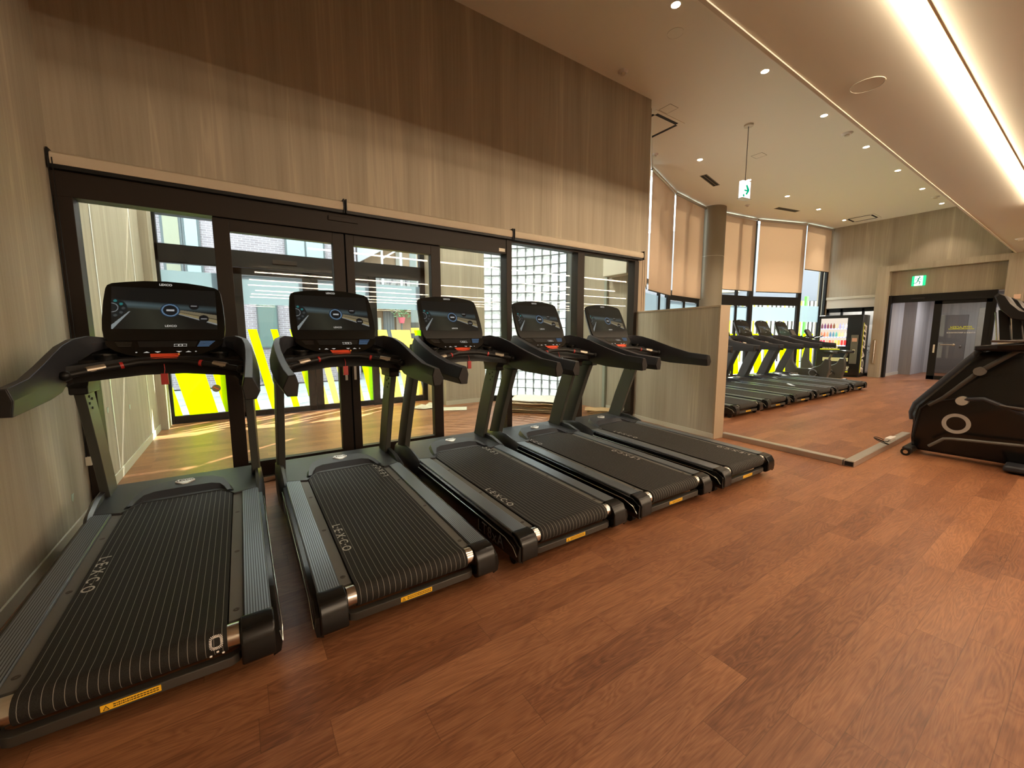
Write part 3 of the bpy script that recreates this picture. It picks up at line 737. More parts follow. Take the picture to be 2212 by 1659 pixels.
# hanging direction sign
hs = empty('hanging_exit_sign', (7.86, 4.05, 3.88), R(-8), label='small white hanging sign with a green arrow on a long rod', cat='exit sign')
MB().box(-0.11, 0.11, -0.035, 0.035, 0.0, 0.30).build('sign_box', emit('sign_face', (1.0, 0.97, 0.95), 0.85), hs, smooth=0)
MB().box(-0.13, 0.13, -0.055, 0.055, -0.012, 0.0).build('sign_tray', M['ivory'], hs, bevel=0.003)
b = MB(); b.prism([(-0.055, 0.145), (0.02, 0.145), (-0.02, 0.22), (0.015, 0.235), (0.075, 0.16), (0.075, 0.135), (0.015, 0.06), (-0.02, 0.075), (0.02, 0.12), (-0.055, 0.12)], 'Y', -0.0375, -0.0355)
b.prism([(-0.09, 0.02), (-0.05, 0.02), (-0.05, 0.06), (-0.09, 0.06)], 'Y', -0.0372, -0.0355)
b.build('sign_arrow', emit('arrow_green', (0.0, 0.27, 0.13), 0.8), hs, smooth=0)
MB().cyl((0, 0, 0.30), (0, 0, CH-3.90), 0.006, 8).build('hanging_rod', M['grey'], hs)
MB().cyl((0, 0, CH-3.88-0.03), (0, 0, CH-3.88), 0.075, 24).build('ceiling_rose', M['ivory'], hs)

# lower blind and glazing at the far left of the end wall
t = empty('roller_blind', (FX, 5.27, 2.34), label='low cream roller blind above the drinks machine', cat='blind')
MB().box(-0.05, -0.045, -0.70, 0.70, 0.0, 0.33).build('blind_fabric', mat('cream_blind', (0.55, 0.50, 0.42), 0.8), t, smooth=0)
MB().box(-0.08, -0.005, -0.72, 0.72, 0.30, 0.39).build('cassette', M['base'], t, bevel=0.01)
MB().box(-0.06, -0.035, -0.70, 0.70, -0.02, 0.0).build('bottom_bar', M['frame2'], t, smooth=0)
wf = struct(fr('window_9', [(FX+0.02, FX+0.1, 4.57, 5.98, 2.2, 2.7), (FX+0.02, FX+0.1, 4.9, 4.96, 0, 2.7), (FX+0.02, FX+0.1, 5.5, 5.56, 0, 2.7), (FX+0.02, FX+0.1, 5.9, 5.98, 0, 2.7), (FX+0.02, FX+0.1, 4.57, 5.98, 0, 0.1)], M['frame2']), 'black framed low window behind the drinks machine')
struct(MB().box(18.6, 18.7, 4.4, 6.3, 0, 3.0).box(FX+0.2, 18.7, 6.2, 6.3, 0, 3.0).build('wall_side_room', M['paper_grey'], smooth=0))
pn = empty('poster_board', (18.55, 4.66, 0.10), label='white board with two dark red circles and a mottled pattern behind the drinks machine', cat='poster')
MB().box(-0.02, 0.0, -0.22, 0.30, 0.0, 1.66).build('board', M['white'], pn, smooth=0)
b = MB(); b.cyl((-0.021, 0.02, 1.49), (-0.024, 0.02, 1.49), 0.085, 24); b.cyl((-0.021, 0.02, 1.25), (-0.024, 0.02, 1.25), 0.12, 24); b.build('red_circles', mat('dark_red_ink', (0.25, 0.03, 0.04), 0.6), pn)
b = MB(); rnd = random.Random(3)
for k in range(60):
    y, z = rnd.uniform(-0.18, 0.24), rnd.uniform(0.55, 0.95); s = rnd.uniform(0.008, 0.02)
    b.prism([(y-s, z), (y, z+s*0.7), (y+s, z+s*0.2), (y, z-s*0.5)], 'X', -0.0225, -0.0205)
b.build('mottled_pattern', M['ink'], pn, smooth=0)
sl_ = bpy.data.lights.new('side_room_lamp', 'AREA'); sl_.energy = 14; sl_.size = 0.4
sl = bpy.data.objects.new('side_room_lamp', sl_); C.objects.link(sl); sl.location = (18.3, 5.2, 2.8)

# ------------------------------------------------------------------ lights in the ceilings
def led_strip(x0, x1, y, lab, w_=0.055, drop=0.0):
    t = empty('led_strip_light', ((x0+x1)/2, y, SZ-drop), label=lab, cat='ceiling light', group='linear lights in the low ceiling')
    h = (x1-x0)/2
    MB().box(-h, h, -w_/2, w_/2, -0.032, -0.0005).build('diffuser', M['led'], t, smooth=0)
    if drop: MB().box(-h, h, -w_/2+0.006, w_/2-0.006, 0.0, drop-0.0005).build('hanging_channel', M['alu'], t, smooth=0)
    else: MB().box(-h-0.01, h+0.01, -w_/2-0.022, -w_/2-0.004, -0.010, -0.0005).build('side_lip', mat('amber_lip', (0.30, 0.20, 0.10), 0.5), t, smooth=0)
    return t
led_strip(2.2, 11.2, 0.955, 'long bright linear ceiling light crossing the upper right')
OR = ['first', 'second', 'third', 'fourth', 'fifth', 'sixth', 'seventh', 'eighth']
for k, (y, x0, x1) in enumerate(((-1.5, 1.5, 23), (-4.0, 8.2, 14.6), (-6.3, 0.6, 23), (-8.4, 0.5, 6.5), (-10.2, 0.5, 23), (-12.4, 0.8, 23), (-14.2, 0.7, 23), (-16.0, 0.7, 23))):
    led_strip(x0, x1, y, 'hanging linear light seen mirrored in the lobby glass, %s row below the top one' % OR[k], drop=0.14)

def downlight(x, y, lab, z=CH, spot=True):
    t = empty('downlight', (x, y, z), label=lab, cat='ceiling light', group='round downlights in the high ceiling')
    MB().ring((0, 0, -0.006), (0, 0, 1), 0.050, 0.062, 0.0055, 28).build('trim_ring', M['ceiling'], t)
    MB().cyl((0, 0, -0.0045), (0, 0, -0.0005), 0.048, 24).build('lens', M['lamp'], t)
    l = bpy.data.lights.new('downlight_lamp', 'SPOT'); l.energy = 55; l.spot_size = R(95); l.spot_blend = 0.7; l.color = (1.0, 0.80, 0.58); l.shadow_soft_size = 0.05
    o = bpy.data.objects.new('downlight_lamp', l); C.objects.link(o); o.parent = t; o.location = (0, 0, -0.03)
    return t
ordn = ['nearest', 'second', 'third', 'fourth', 'fifth', 'sixth', 'seventh']
for k in range(7):
    downlight(4.40 + 2.105*k, 3.17, 'lit downlight in the row beside the low beam, %s from the camera' % ordn[k])
for k in range(5):
    downlight(8.49 + 2.075*k, 5.36, 'lit downlight in the row nearer the tall blinds, %s from the camera' % ordn[k])

def cl_obj(o, x, y, z, lab, cat, grp=None): o.location = (x, y, z); return tag(o, lab, cat, grp)
def recessed_disc(r): return MB().ring((0, 0, -0.004), (0, 0, 1), r-0.006, r, 0.0035, 32).cyl((0, 0, -0.003), (0, 0, -0.0005), r-0.008, 32).build('ceiling_speaker', M['ceiling'])
cl_obj(recessed_disc(0.10), 4.79, 3.44, CH, 'round flush speaker in the high ceiling near the first downlight', 'speaker')
o = MB().ring((0, 0, -0.006), (0, 0, 1), 0.115, 0.123, 0.0055, 40).cyl((0, 0, -0.003), (0, 0, -0.0005), 0.113, 32).build('ceiling_speaker', M['soffit']); cl_obj(o, 4.75, 1.44, SZ, 'round flush speaker in the low ceiling near the light strip', 'speaker')
def detector(x, y, z, lab, r=0.07):
    t = empty('smoke_detector', (x, y, z), label=lab, cat='smoke detector', group='white ceiling detectors')
    MB().tube([(0, 0, 0), (0, 0, -0.012), (0, 0, -0.03)], [r, r*0.95, r*0.7], 24).build('detector_base', M['white'], t)
    MB().tube([(0, 0, -0.03), (0, 0, -0.05), (0, 0, -0.055)], [r*0.45, r*0.42, r*0.2], 20).build('detector_head', M['ivory'], t)
detector(4.82, 4.30, CH, 'white smoke detector in the dark corner near the end of the window wall')
detector(9.71, 3.18, CH, 'white smoke detector between the downlights, nearest clear one', 0.09)
detector(16.08, 3.13, CH, 'white smoke detector near the far end of the downlight row', 0.09)
detector(7.46, 5.73, CH, 'white smoke detector above the leftmost tall blinds')
detector(12.52, 6.34, CH, 'white smoke detector near the round column')
detector(15.05, 1.44, SZ, 'white smoke detector at the far end of the low ceiling', 0.09)
dk = mat('vent_dark', (0.01, 0.01, 0.01), 0.8); ge = mat('vent_edge', (0.20, 0.17, 0.12), 0.6)
def slot_vent(x, y, l, w_, rz, lab):
    t = empty('slot_vent', (x, y, CH), rz, label=lab, cat='vent', group='air slots in the high ceiling')
    MB().box(-l/2, l/2, -w_/2, w_/2, -0.004, -0.0005).build('slot_frame', ge, t, smooth=0)
    for s in (-0.22, 0.22):
        MB().box(-l/2+0.02, l/2-0.02, s*w_-w_*0.17, s*w_+w_*0.17, -0.0055, -0.004).build('slot_opening', dk, t, smooth=0)
slot_vent(9.81, 5.90, 0.95, 0.16, R(12), 'long dark air slot above the bay, near one')
slot_vent(13.97, 5.90, 0.95, 0.16, R(-12), 'long dark air slot above the bay, far one')
def ac_cassette(x, y, s, lab):
    t = empty('ceiling_cassette', (x, y, CH), R(0), label=lab, cat='air conditioner', group='square ceiling cassettes')
    MB().box(-s/2, s/2, -s/2, s/2, -0.01, -0.0005).build('cassette_panel', M['ceiling'], t, bevel=0.003)
    for a in range(4):
        o = MB().box(-s*0.36, s*0.36, -s*0.43, -s*0.36, -0.014, -0.0102).build('outlet_slot', dk, t, smooth=0); o.rotation_euler = (0, 0, a*PI/2)
ac_cassette(6.45, 5.05, 0.80, 'square air-conditioning cassette at the edge of the window wall')
ac_cassette(17.0, 4.95, 0.75, 'square air-conditioning cassette near the far wall')
for x, y, lab in ((6.21, 4.53, 'small square ceiling hatch in front of the near cassette'), (9.34, 4.56, 'small square ceiling hatch right of the hanging sign')):
    b = MB(); s = 0.11
    for q in ((-s, s, -s, -s+0.006), (-s, s, s-0.006, s), (-s, -s+0.006, -s, s), (s-0.006, s, -s, s)): b.box(*q, -0.003, -0.0005, 1)
    b.box(-s+0.006, s-0.006, -s+0.006, s-0.006, -0.002, -0.0005, 0)
    o = b.build('ceiling_hatch', [M['ceiling'], ge], smooth=0); o.location = (x, y, CH); tag(o, lab, 'ceiling hatch', 'small ceiling hatches')

# ------------------------------------------------------------------ low partition and floor trunking
pt = empty('partition_wall', (5.50, 3.72, 0), R(-8.8), label='low free-standing partition covered in beige wallpaper', cat='partition')
PL_ = 0.80
MB().box(-0.085, 0.085, -PL_, PL_, 0.0, 1.775).build('panel', M['paper'], pt, smooth=0)
MB().box(-0.092, 0.092, -PL_-0.008, PL_, 1.775, 1.80).box(-0.092, 0.092, -PL_-0.008, -PL_+0.022, 0, 1.775).build('edge_trim', M['base_dark'], pt, bevel=0.002)
MB().box(-0.097, -0.086, -PL_, PL_, 0, 0.07).build('skirting', M['base'], pt, bevel=0.002)
def trunk(name, p, q, w_, h, lab, grp, cap=False):
    p, q = Vector(p), Vector(q); u = q-p; L_ = u.length
    t = empty(name, (p.x, p.y, 0), math.atan2(u.y, u.x), label=lab, cat='floor trunking', group=grp)
    MB().box(0, L_, -w_/2, w_/2, 0, h).build('duct_body', M['alu'], t, bevel=0.003)
    MB().box(0.005, L_, -w_/2+0.006, w_/2-0.006, h, h+0.003).build('duct_lid', M['alu'], t, bevel=0.001)
    if cap: MB().box(-0.004, -0.0005, -w_/2+0.008, w_/2-0.008, 0.008, h-0.008).build('open_end', M['joint'], t, smooth=0)
GT = 'aluminium floor trunking'
trunk('floor_trunking', (5.40, 1.53), (5.515, 2.93), 0.09, 0.062, 'aluminium floor duct running out from the end of the partition', GT)
trunk('floor_trunking', (5.355, 1.475), (7.6, 1.50), 0.09, 0.062, 'aluminium floor duct running towards the cross trainers', GT, True)

# ------------------------------------------------------------------ treadmill
def sm(a, b, t): 
    t = max(0, min(1, (t-a)/(b-a))); return t*t*(3-2*t)
def screen_pic(u, v, bright=1.0):
    c = [0.006, 0.007, 0.007]
    # sky band
    hz = 0.60 - 0.10*u
    a = max(0, 1-abs(v-hz)/0.10)*(1-0.55*u)
    c = [c[0]+0.10*a, c[1]+0.15*a, c[2]+0.16*a]
    # road and verge
    if v < 0.52:
        g_ = (0.52-v)/0.52
        r_ = max(0, 1-abs(u-0.30-0.1*g_)/0.35)
        c = [c[0]+0.030*r_, c[1]+0.030*r_, c[2]+0.018*r_]
    # left white line
    x_ = 0.16 - (0.42-v)*0.42
    if v < 0.42 and abs(u-x_) < 0.006+0.022*(0.42-v)/0.42: c = [0.32, 0.36, 0.36]
    # guard rail on the right
    if u > 0.40:
        top = 0.545-0.30*(u-0.40); bot = 0.505-0.66*(u-0.40)
        if bot < v < top:
            k = (v-bot)/(top-bot+1e-6)
            q = [0.30, 0.25, 0.15] if k > 0.55 else ([0.42, 0.34, 0.17] if k > 0.15 else [0.45, 0.47, 0.45])
            if 0.50 < k < 0.60: q = [0.10, 0.08, 0.05]
            f_ = sm(0.40, 0.55, u); c = [c[i]*(1-f_)+q[i]*0.75*f_ for i in range(3)]
    # left dial
    du = (u-0.01)/0.13; dv = (v-0.50)/0.22
    if du*du+dv*dv < 1: c = [0.012, 0.016, 0.017]
    if 0.055 < math.hypot(u-0.0, (v-0.5)*0.56) < 0.062: c = [0.35, 0.38, 0.38]
    for k, (a_, b_) in enumerate(((0.035, 0.66), (0.085, 0.59), (0.105, 0.49), (0.085, 0.39), (0.035, 0.32))):
        if math.hypot(u-a_, (v-b_)*0.56) < 0.017: c = [0.03, 0.22, 0.22] if k < 2 else [0.06, 0.07, 0.07]
    # central ring and round keys
    d = math.hypot(u-0.535, (v-0.465)*0.56)
    if d < 0.095: c = [0.01, 0.03, 0.06]
    if 0.070 < d < 0.084: c = [0.16, 0.27, 0.40]
    if d < 0.070: c = [0.008, 0.010, 0.012]
    for a_, b_ in ((0.77, 0.585), (0.865, 0.27)):
        if math.hypot(u-a_, (v-b_)*0.56) < 0.052: c = [0.006, 0.007, 0.008]
        if abs(u-a_) < 0.032 and abs(v-b_) < 0.014: c = [0.28, 0.28, 0.28]
    if abs(u-0.535) < 0.038 and abs(v-0.465) < 0.018: c = [0.60, 0.62, 0.62]
    return [x*bright for x in c]

def make_treadmill():
    t = empty('treadmill', (0, 0, 0))
    zr = lambda y: 0.219 + (y/1.62)*0.060     # rail top height
    # foot rails, end caps, skirts
    for s in (-1, 1):
        a, b_ = (0.349, 0.451) if s > 0 else (-0.451, -0.349)
        r_ = MB(); r_.loft([[(a, 0.06, zr(0.06)-0.03), (b_, 0.06, zr(0.06)-0.03), (b_, 0.06, zr(0.06)), (a, 0.06, zr(0.06)-0.001)],
                            [(a, 1.66, zr(1.66)-0.03), (b_, 1.66, zr(1.66)-0.03), (b_, 1.66, zr(1.66)), (a, 1.66, zr(1.66)-0.001)]])
        r_.build('foot_rail', M['rail'], t, bevel=0.004)
        # end cap
        x0, x1 = sorted((s*0.335, s*0.458)); xo0, xo1 = sorted((s*0.342, s*0.480))
        e = MB()
        e.loft([[(x0, 0.085, 0.06), (x1, 0.085, 0.06), (x1, 0.085, 0.223), (x0, 0.085, 0.222)],
                [(x0, 0.055, 0.06), (x1, 0.055, 0.06), (x1, 0.055, 0.223), (x0, 0.055, 0.222)],
                [(x0, 0.0, 0.055), (x1, 0.0, 0.055), (x1, 0.0, 0.212), (x0, 0.0, 0.207)],
                [(x0, -0.030, 0.075), (x1, -0.026, 0.075), (x1, -0.026, 0.170), (x0, -0.030, 0.165)]])
        e.build('end_cap', M['blackg'], t, bevel=0.008, seg=3)
        k = MB()
        y_s = [(-0.02, 0.060, 0.165), (0.05, 0.058, 0.205), (0.4, 0.055, zr(0.4)-0.012), (1.0, 0.05, zr(1.0)-0.012), (1.55, 0.045, zr(1.55)-0.012)]
        k.loft([[(s*0.445, y, z0), (s*0.474, y, z0+0.012), (s*0.481, y, (z0+z1)/2), (s*0.472, y, z1-0.004), (s*0.445, y, z1)] for y, z0, z1 in y_s])
        k.build('side_skirt', M['blackg'], t, smooth=50)
        MB().tube([(s*0.482, -0.005, 0.105), (s*0.485, 0.03, 0.150), (s*0.483, 0.12, 0.178), (s*0.480, 0.5, 0.190), (s*0.480, 1.2, 0.212), (s*0.480, 1.56, 0.225)], 0.0032, 8).build('chrome_line', M['chrome'], t)
        # front pods
        pod = MB(); rings = []
        for y, zt, w_ in ((1.50, 0.215, 0.02), (1.62, 0.29, 0.034), (1.80, 0.335, 0.040), (2.02, 0.345, 0.040), (2.20, 0.31, 0.034), (2.28, 0.20, 0.02)):
            rings.append([(s*0.455, y, 0.05), (s*(0.455+w_), y, 0.07), (s*(0.458+w_), y, zt*0.6), (s*(0.455+w_*0.8), y, zt*0.92), (s*(0.45+w_*0.3), y, zt), (s*0.44, y, zt-0.01)])
        pod.loft(rings); pod.build('front_pod', M['charl'], t, smooth=60)
        MB().cyl((s*0.40, 0.10, 0.035), (s*0.44, 0.10, 0.035), 0.035, 18).build('foot_wheel', M['black'], t)
        MB().cyl((s*0.40, 2.12, 0.045), (s*0.44, 2.12, 0.045), 0.045, 18).build('foot_wheel', M['black'], t)
        d_ = MB(); d_.loft([[(s*0.296, 0.09, zr(0.09)-0.026), (s*0.347, 0.09, zr(0.09)-0.026), (s*0.347, 0.09, zr(0.09)-0.012), (s*0.296, 0.09, zr(0.09)-0.012)],
                            [(s*0.296, 1.66, zr(1.66)-0.026), (s*0.347, 1.66, zr(1.66)-0.026), (s*0.347, 1.66, zr(1.66)-0.012), (s*0.296, 1.66, zr(1.66)-0.012)]])
        for yy in (0.16, 0.70, 1.25):
            d_.ring((s*0.322, yy, zr(yy)-0.0115), (0, 0.037, 1), 0.004, 0.012, 0.001, 16, 1)
        d_.build('deck_board', [M['deck'], M['ink']], t, smooth=0)
    MB().cyl((-0.332, 0.048, 0.172), (0.332, 0.048, 0.172), 0.046, 36).build('rear_roller', M['roller'], t)
    # belt loops over the roller
    bl = MB(); rings = []
    prof = [(1.75, zr(1.75)-0.004), (0.9, zr(0.9)-0.004), (0.10, zr(0.10)-0.003)]
    for k in range(11):
        a = PI/2 + PI*k/10
        prof.append((0.048+0.052*math.cos(a)*1.0, 0.172+0.052*math.sin(a)))
    prof += [(0.2, 0.118), (1.75, 0.14)]
    bl.prism([(y, z) for y, z in prof], 'X', -0.291, 0.291)
    bl.build('running_belt', M['belt'], t, smooth=40)
    # rear crossbar with warning sticker
    cb = MB(); pts = []
    cb.loft([[(x, y, 0.068), (x, y+0.04, 0.068), (x, y+0.04, 0.106), (x, y, 0.106)] for x, y in ((-0.34, 0.05), (-0.325, 0.015), (-0.30, 0.0), (0.30, 0.0), (0.325, 0.015), (0.34, 0.05))])
    cbo = cb.build('rear_crossbar', M['dgrey'], t, bevel=0.003)
    st = MB().box(-0.086, 0.080, -0.0022, -0.0008, 0.078, 0.102)
    for k in range(2):
        x = -0.052
        while x < 0.07:
            wv = 0.003+0.0022*((int(x*1e4)) % 3); st.box(x, x+wv, -0.0026, -0.0021, 0.0925-k*0.0085, 0.0965-k*0.0085, 1); x += wv+0.0016
    st.add([(-0.080, -0.0026, 0.081), (-0.062, -0.0026, 0.081), (-0.071, -0.0026, 0.098)], [(0, 1, 2)], 1)
    st.add([(-0.0765, -0.0029, 0.083), (-0.0655, -0.0029, 0.083), (-0.071, -0.0029, 0.0935)], [(0, 1, 2)], 0)
    st.box(-0.0716, -0.0704, -0.0032, -0.0029, 0.0855, 0.0905, 1)
    st.build('warning_sticker', [M['sticker'], M['ink']], cbo, smooth=0)['label'] = 'yellow warning sticker'
    MB().box(-0.44, 0.44, 0.15, 1.6, 0.075, 0.115).build('base_frame', M['black'], t, smooth=0)
    # motor cover: plate with raised hood
    pl = MB()
    out = [(-0.470, 1.640), (-0.302, 1.582), (-0.262, 1.600), (0.262, 1.600), (0.302, 1.582), (0.470, 1.640), (0.470, 1.72), (0.455, 2.20), (-0.455, 2.20), (-0.470, 1.72)]
    def zz(y): return 0.280 + (y-1.6)*0.032
    outp = [(-0.470, 1.640), (-0.302, 1.582), (-0.255, 1.66), (-0.22, 1.705), (0.22, 1.705), (0.255, 1.66), (0.302, 1.582), (0.470, 1.640), (0.468, 1.80), (0.452, 2.20), (-0.452, 2.20), (-0.468, 1.80)]
    pl.loft([[(x, y, zz(y)-0.020) for x, y in outp], [(x, y, zz(y)) for x, y in outp]])
    mc = pl.build('motor_cover', M['charl'], t, bevel=0.004)
    hd = MB()
    # hood: front lip, crease, top, back
    f0 = [(-0.275, 1.625), (-0.262, 1.66), (-0.235, 1.70), (-0.19, 1.713), (0.0, 1.715), (0.19, 1.713), (0.235, 1.70), (0.262, 1.66), (0.275, 1.625)]
    f1 = [(-0.262, 1.65), (-0.245, 1.70), (-0.215, 1.755), (-0.16, 1.785), (0.0, 1.79), (0.16, 1.785), (0.215, 1.755), (0.245, 1.70), (0.262, 1.65)]
    f2 = [(-0.300, 1.63), (-0.280, 1.74), (-0.245, 1.87), (-0.17, 1.955), (0.0, 1.985), (0.17, 1.955), (0.245, 1.87), (0.280, 1.74), (0.300, 1.63)]
    h0 = [0.268, 0.265, 0.262, 0.260, 0.260, 0.260, 0.262, 0.265, 0.268]
    h1 = [0.290, 0.304, 0.318, 0.323, 0.324, 0.323, 0.318, 0.304, 0.290]
    f2 = [(-0.285, 1.64), (-0.268, 1.74), (-0.232, 1.86), (-0.16, 1.935), (0.0, 1.958), (0.16, 1.935), (0.232, 1.86), (0.268, 1.74), (0.285, 1.64)]
    h2 = [0.292, 0.312, 0.328, 0.336, 0.339, 0.336, 0.328, 0.312, 0.292]
    f3 = [(x*1.055, 1.63 + (y-1.63)*1.055) for x, y in f2]
    h3 = [0.282, 0.285, 0.289, 0.292, 0.293, 0.292, 0.289, 0.285, 0.282]
    f1b = [(x*0.975, y+0.008) for x, y in f1]
    hd.loft([[(x, y, z-0.02) for (x, y), z in zip(f0, h0)], [(x, y, z) for (x, y), z in zip(f0, h0)], [(x, y, z) for (x, y), z in zip(f1, h1)], [(x, y, z+0.001) for (x, y), z in zip(f1b, h1)], [(x, y, z) for (x, y), z in zip(f2, h2)], [(x, y, z) for (x, y), z in zip(f3, h3)]], cap=False, closed=False)
    hd.build('motor_hood', M['char'], t, smooth=28)
    bd = MB(); B0 = (0.0, 1.878, 0.3335)
    poly = [(-0.060, 0.010), (-0.044, 0.034), (0.044, 0.034), (0.060, 0.010), (0.014, -0.036), (-0.014, -0.036)]
    bd.loft([[(x, B0[1]+y, B0[2]-0.006+y*0.09) for x, y in poly], [(x, B0[1]+y-0.002, B0[2]+0.008+y*0.20) for x, y in poly]])
    bdo = bd.build('maker_badge', M['badge'], t, bevel=0.002)
    text_mesh('badge_lettering', 'LEXCO', 0.030, M['ink'], bdo, loc=(0, 1.888, 0.3446), rot=(0.20, 0, 0), spacing=1.05, bold=0.0006)
    sc_ = MB()
    for x in (-0.445, 0.445): sc_.cyl((x, 1.675, zz(1.675)-0.002), (x, 1.675, zz(1.675)+0.0015), 0.007, 12)
    sc_.build('cover_screw', M['joint'], t)
    # upright posts
    for s in (-1, 1):
        p = MB(); rings = []
        for y, z, d_ in ((2.06, 0.27, 0.105), (1.93, 0.62, 0.105), (1.79, 0.95, 0.10), (1.72, 1.10, 0.10)):
            xo = s*(0.448 - 0.012*(z-0.3))
            rings.append([(xo-s*0.028, y-d_, z), (xo+s*0.022, y-d_*0.9, z), (xo+s*0.034, y-d_*0.3, z), (xo+s*0.030, y+d_*0.8, z), (xo-s*0.028, y+d_, z)])
        p.loft(rings); p.build('upright_post', M['greyp'], t, bevel=0.004)
        q = MB()
        for yy, z in ((1.70, 1.03), (1.755, 1.01), (1.745, 0.95), (1.70, 0.985)):
            q.cyl((s*(0.411-0.012*(z-0.3)+0.0095), yy+0.02, z), (s*(0.409-0.012*(z-0.3)+0.0065), yy+0.02, z), 0.0085, 12)
        q.build('post_bolt', M['joint'], t)
        # collar where the post meets the handrail
        co_ = MB(); co_.loft([[(s*(0.435+dx), 1.73+dy, z) for dx, dy in ((-0.05, -0.13), (0.035, -0.13), (0.045, 0), (0.035, 0.12), (-0.05, 0.12))] for z in (1.055, 1.10)] + [[(s*(0.43+dx), 1.66+dy, 1.17) for dx, dy in ((-0.09, -0.20), (0.03, -0.20), (0.04, 0), (0.03, 0.14), (-0.09, 0.14))]])
        co_.build('post_collar', M['black'], t, bevel=0.008)
        # handrail: six-sided arm that sweeps up and in to the console
        st_ = [((0.446, 0.71, 1.125), 1.0, 1.0, (0, 1, 0.03)), ((0.452, 0.95, 1.140), 1.02, 1.12, (0, 1, 0.06)), ((0.460, 1.18, 1.170), 1.02, 1.5, (0, 1, 0.12)),
               ((0.464, 1.36, 1.205), 1.0, 1.75, (0, 1, 0.2)), ((0.460, 1.50, 1.262), 0.98, 1.55, (-0.06, 1, 0.32)), ((0.440, 1.63, 1.325), 0.95, 1.10, (-0.3, 1, 0.3)),
               ((0.395, 1.735, 1.358), 0.9, 0.85, (-0.8, 1, 0.15)), ((0.335, 1.79, 1.365), 0.8, 0.6, (-1, 0.6, 0.0)), ((0.26, 1.81, 1.355), 0.7, 0.45, (-1, 0.2, 0.0))]
        hexa = [(-0.027, 0.064), (0.012, 0.060), (0.044, -0.015), (0.022, -0.060), (-0.030, -0.062), (-0.041, 0.010)]
        rings = []
        for c_, sw, sh, dr in st_:
            c_ = Vector(c_); d_ = Vector(dr).normalized(); rgt = d_.cross(Vector((0, 0, 1))).normalized(); up_ = rgt.cross(d_)
            ring_ = [c_ + rgt*(u_*sw) + up_*(v_*sh) for u_, v_ in hexa]
            rings.append([(s*p_.x, p_.y, p_.z) for p_ in ring_])
        a_ = MB(); a_.loft(rings, True, 0)
        ao = a_.build('handrail', M['char'], t, smooth=22, bevel=0.003)
        ec = MB(); c0 = Vector(st_[0][0])
        ec.loft([[(s*(c0.x+u_*0.97), 0.7105, c0.z+v_*0.97) for u_, v_ in hexa], [(s*(c0.x+u_*0.94), 0.702, c0.z+v_*0.94) for u_, v_ in hexa]])
        ec.build('handrail_cap', M['black'], ao, smooth=0, bevel=0.003)
        # cup holder
        cu = MB(); cu.tube([(s*0.29, 1.60, 1.24), (s*0.29, 1.60, 1.298)], [0.042, 0.050], 24, 0, False)
        cu.ring((s*0.29, 1.60, 1.292), (0, 0, 1), 0.048, 0.056, 0.008, 24)
        cu.build('cup_holder', M['blackg'], t)
        # ball end of the grip bar
        MB().ball((s*0.405, 1.335, 1.192), 0.027).build('grip_boss', M['black'], t)
        MB().tube([(s*0.330, 1.382, 1.214), (s*0.258, 1.416, 1.228)], 0.0215, 16).build('pulse_sensor', M['sensor'], t)
        MB().tube([(s*0.197, 1.437, 1.233), (s*0.183, 1.441, 1.236)], 0.0212, 16).build('grip_collar', M['red'], t)
    # console tray between the arms
    tr = MB()
    def sec(x, y0, y1, zf, zb, zu):
        return [(x, y0, zu+0.02), (x, y0-0.004, zf), (x, (y0+y1)/2, zf+0.012), (x, y1, zb), (x, y1+0.02, zb-0.04), (x, y1-0.03, zu), (x, y0+0.06, zu-0.004)]
    tr.loft([sec(-0.45, 1.42, 1.76, 1.235, 1.33, 1.12), sec(-0.36, 1.47, 1.80, 1.245, 1.34, 1.165), sec(-0.20, 1.53, 1.83, 1.27, 1.345, 1.205), sec(0, 1.555, 1.84, 1.275, 1.35, 1.215),
             sec(0.20, 1.53, 1.83, 1.27, 1.345, 1.205), sec(0.36, 1.47, 1.80, 1.245, 1.34, 1.165), sec(0.45, 1.42, 1.76, 1.235, 1.33, 1.12)])
    tr.build('console_tray', M['black'], t, smooth=30)
    # brown-grey inner panels and dark triangular openings beside the monitor
    MB().tube([(-0.405, 1.335, 1.192), (-0.31, 1.39, 1.213), (-0.20, 1.436, 1.232), (-0.11, 1.462, 1.250), (0, 1.470, 1.253), (0.11, 1.462, 1.250), (0.20, 1.436, 1.232), (0.31, 1.39, 1.213), (0.405, 1.335, 1.192)], 0.0185, 16).build('grip_bar', M['black'], t)
    lp = MB()
    lp.loft([[(x, 1.475+0.03*abs(x)*-4, 1.180-abs(x)*0.10), (x, 1.56, 1.205-abs(x)*0.1), (x, 1.565, 1.265), (x, 1.495-0.12*abs(x), 1.222-abs(x)*0.09)] for x in (-0.40, -0.25, -0.1, 0.1, 0.25, 0.40)])
    lp.build('grip_bracket', M['black'], t, smooth=40)
    MB().tube([(0, 1.56, 1.21), (0, 1.56, 1.185)], [0.07, 0.05], 20).build('speaker_pod', M['blackg'], t)
    # red safety key
    kk = MB(); kk.tube([(0.0, 1.475, 1.235), (0.004, 1.462, 1.20), (0.0, 1.458, 1.175)], 0.0025, 6); kk.box(-0.018, 0.018, 1.447, 1.466, 1.105, 1.175)
    kk.build('safety_key', M['red'], t, bevel=0.004)
    # red tag below the keys
    rt = MB(); rt.loft([[(-0.078, 1.592, 1.292), (0.072, 1.592, 1.292), (0.072, 1.598, 1.296), (-0.078, 1.598, 1.296)], [(-0.068, 1.540, 1.266), (0.062, 1.540, 1.266), (0.062, 1.546, 1.270), (-0.068, 1.546, 1.270)]])
    rt.box(0.0655, 0.0725, 1.560, 1.592, 1.285, 1.297, 1)
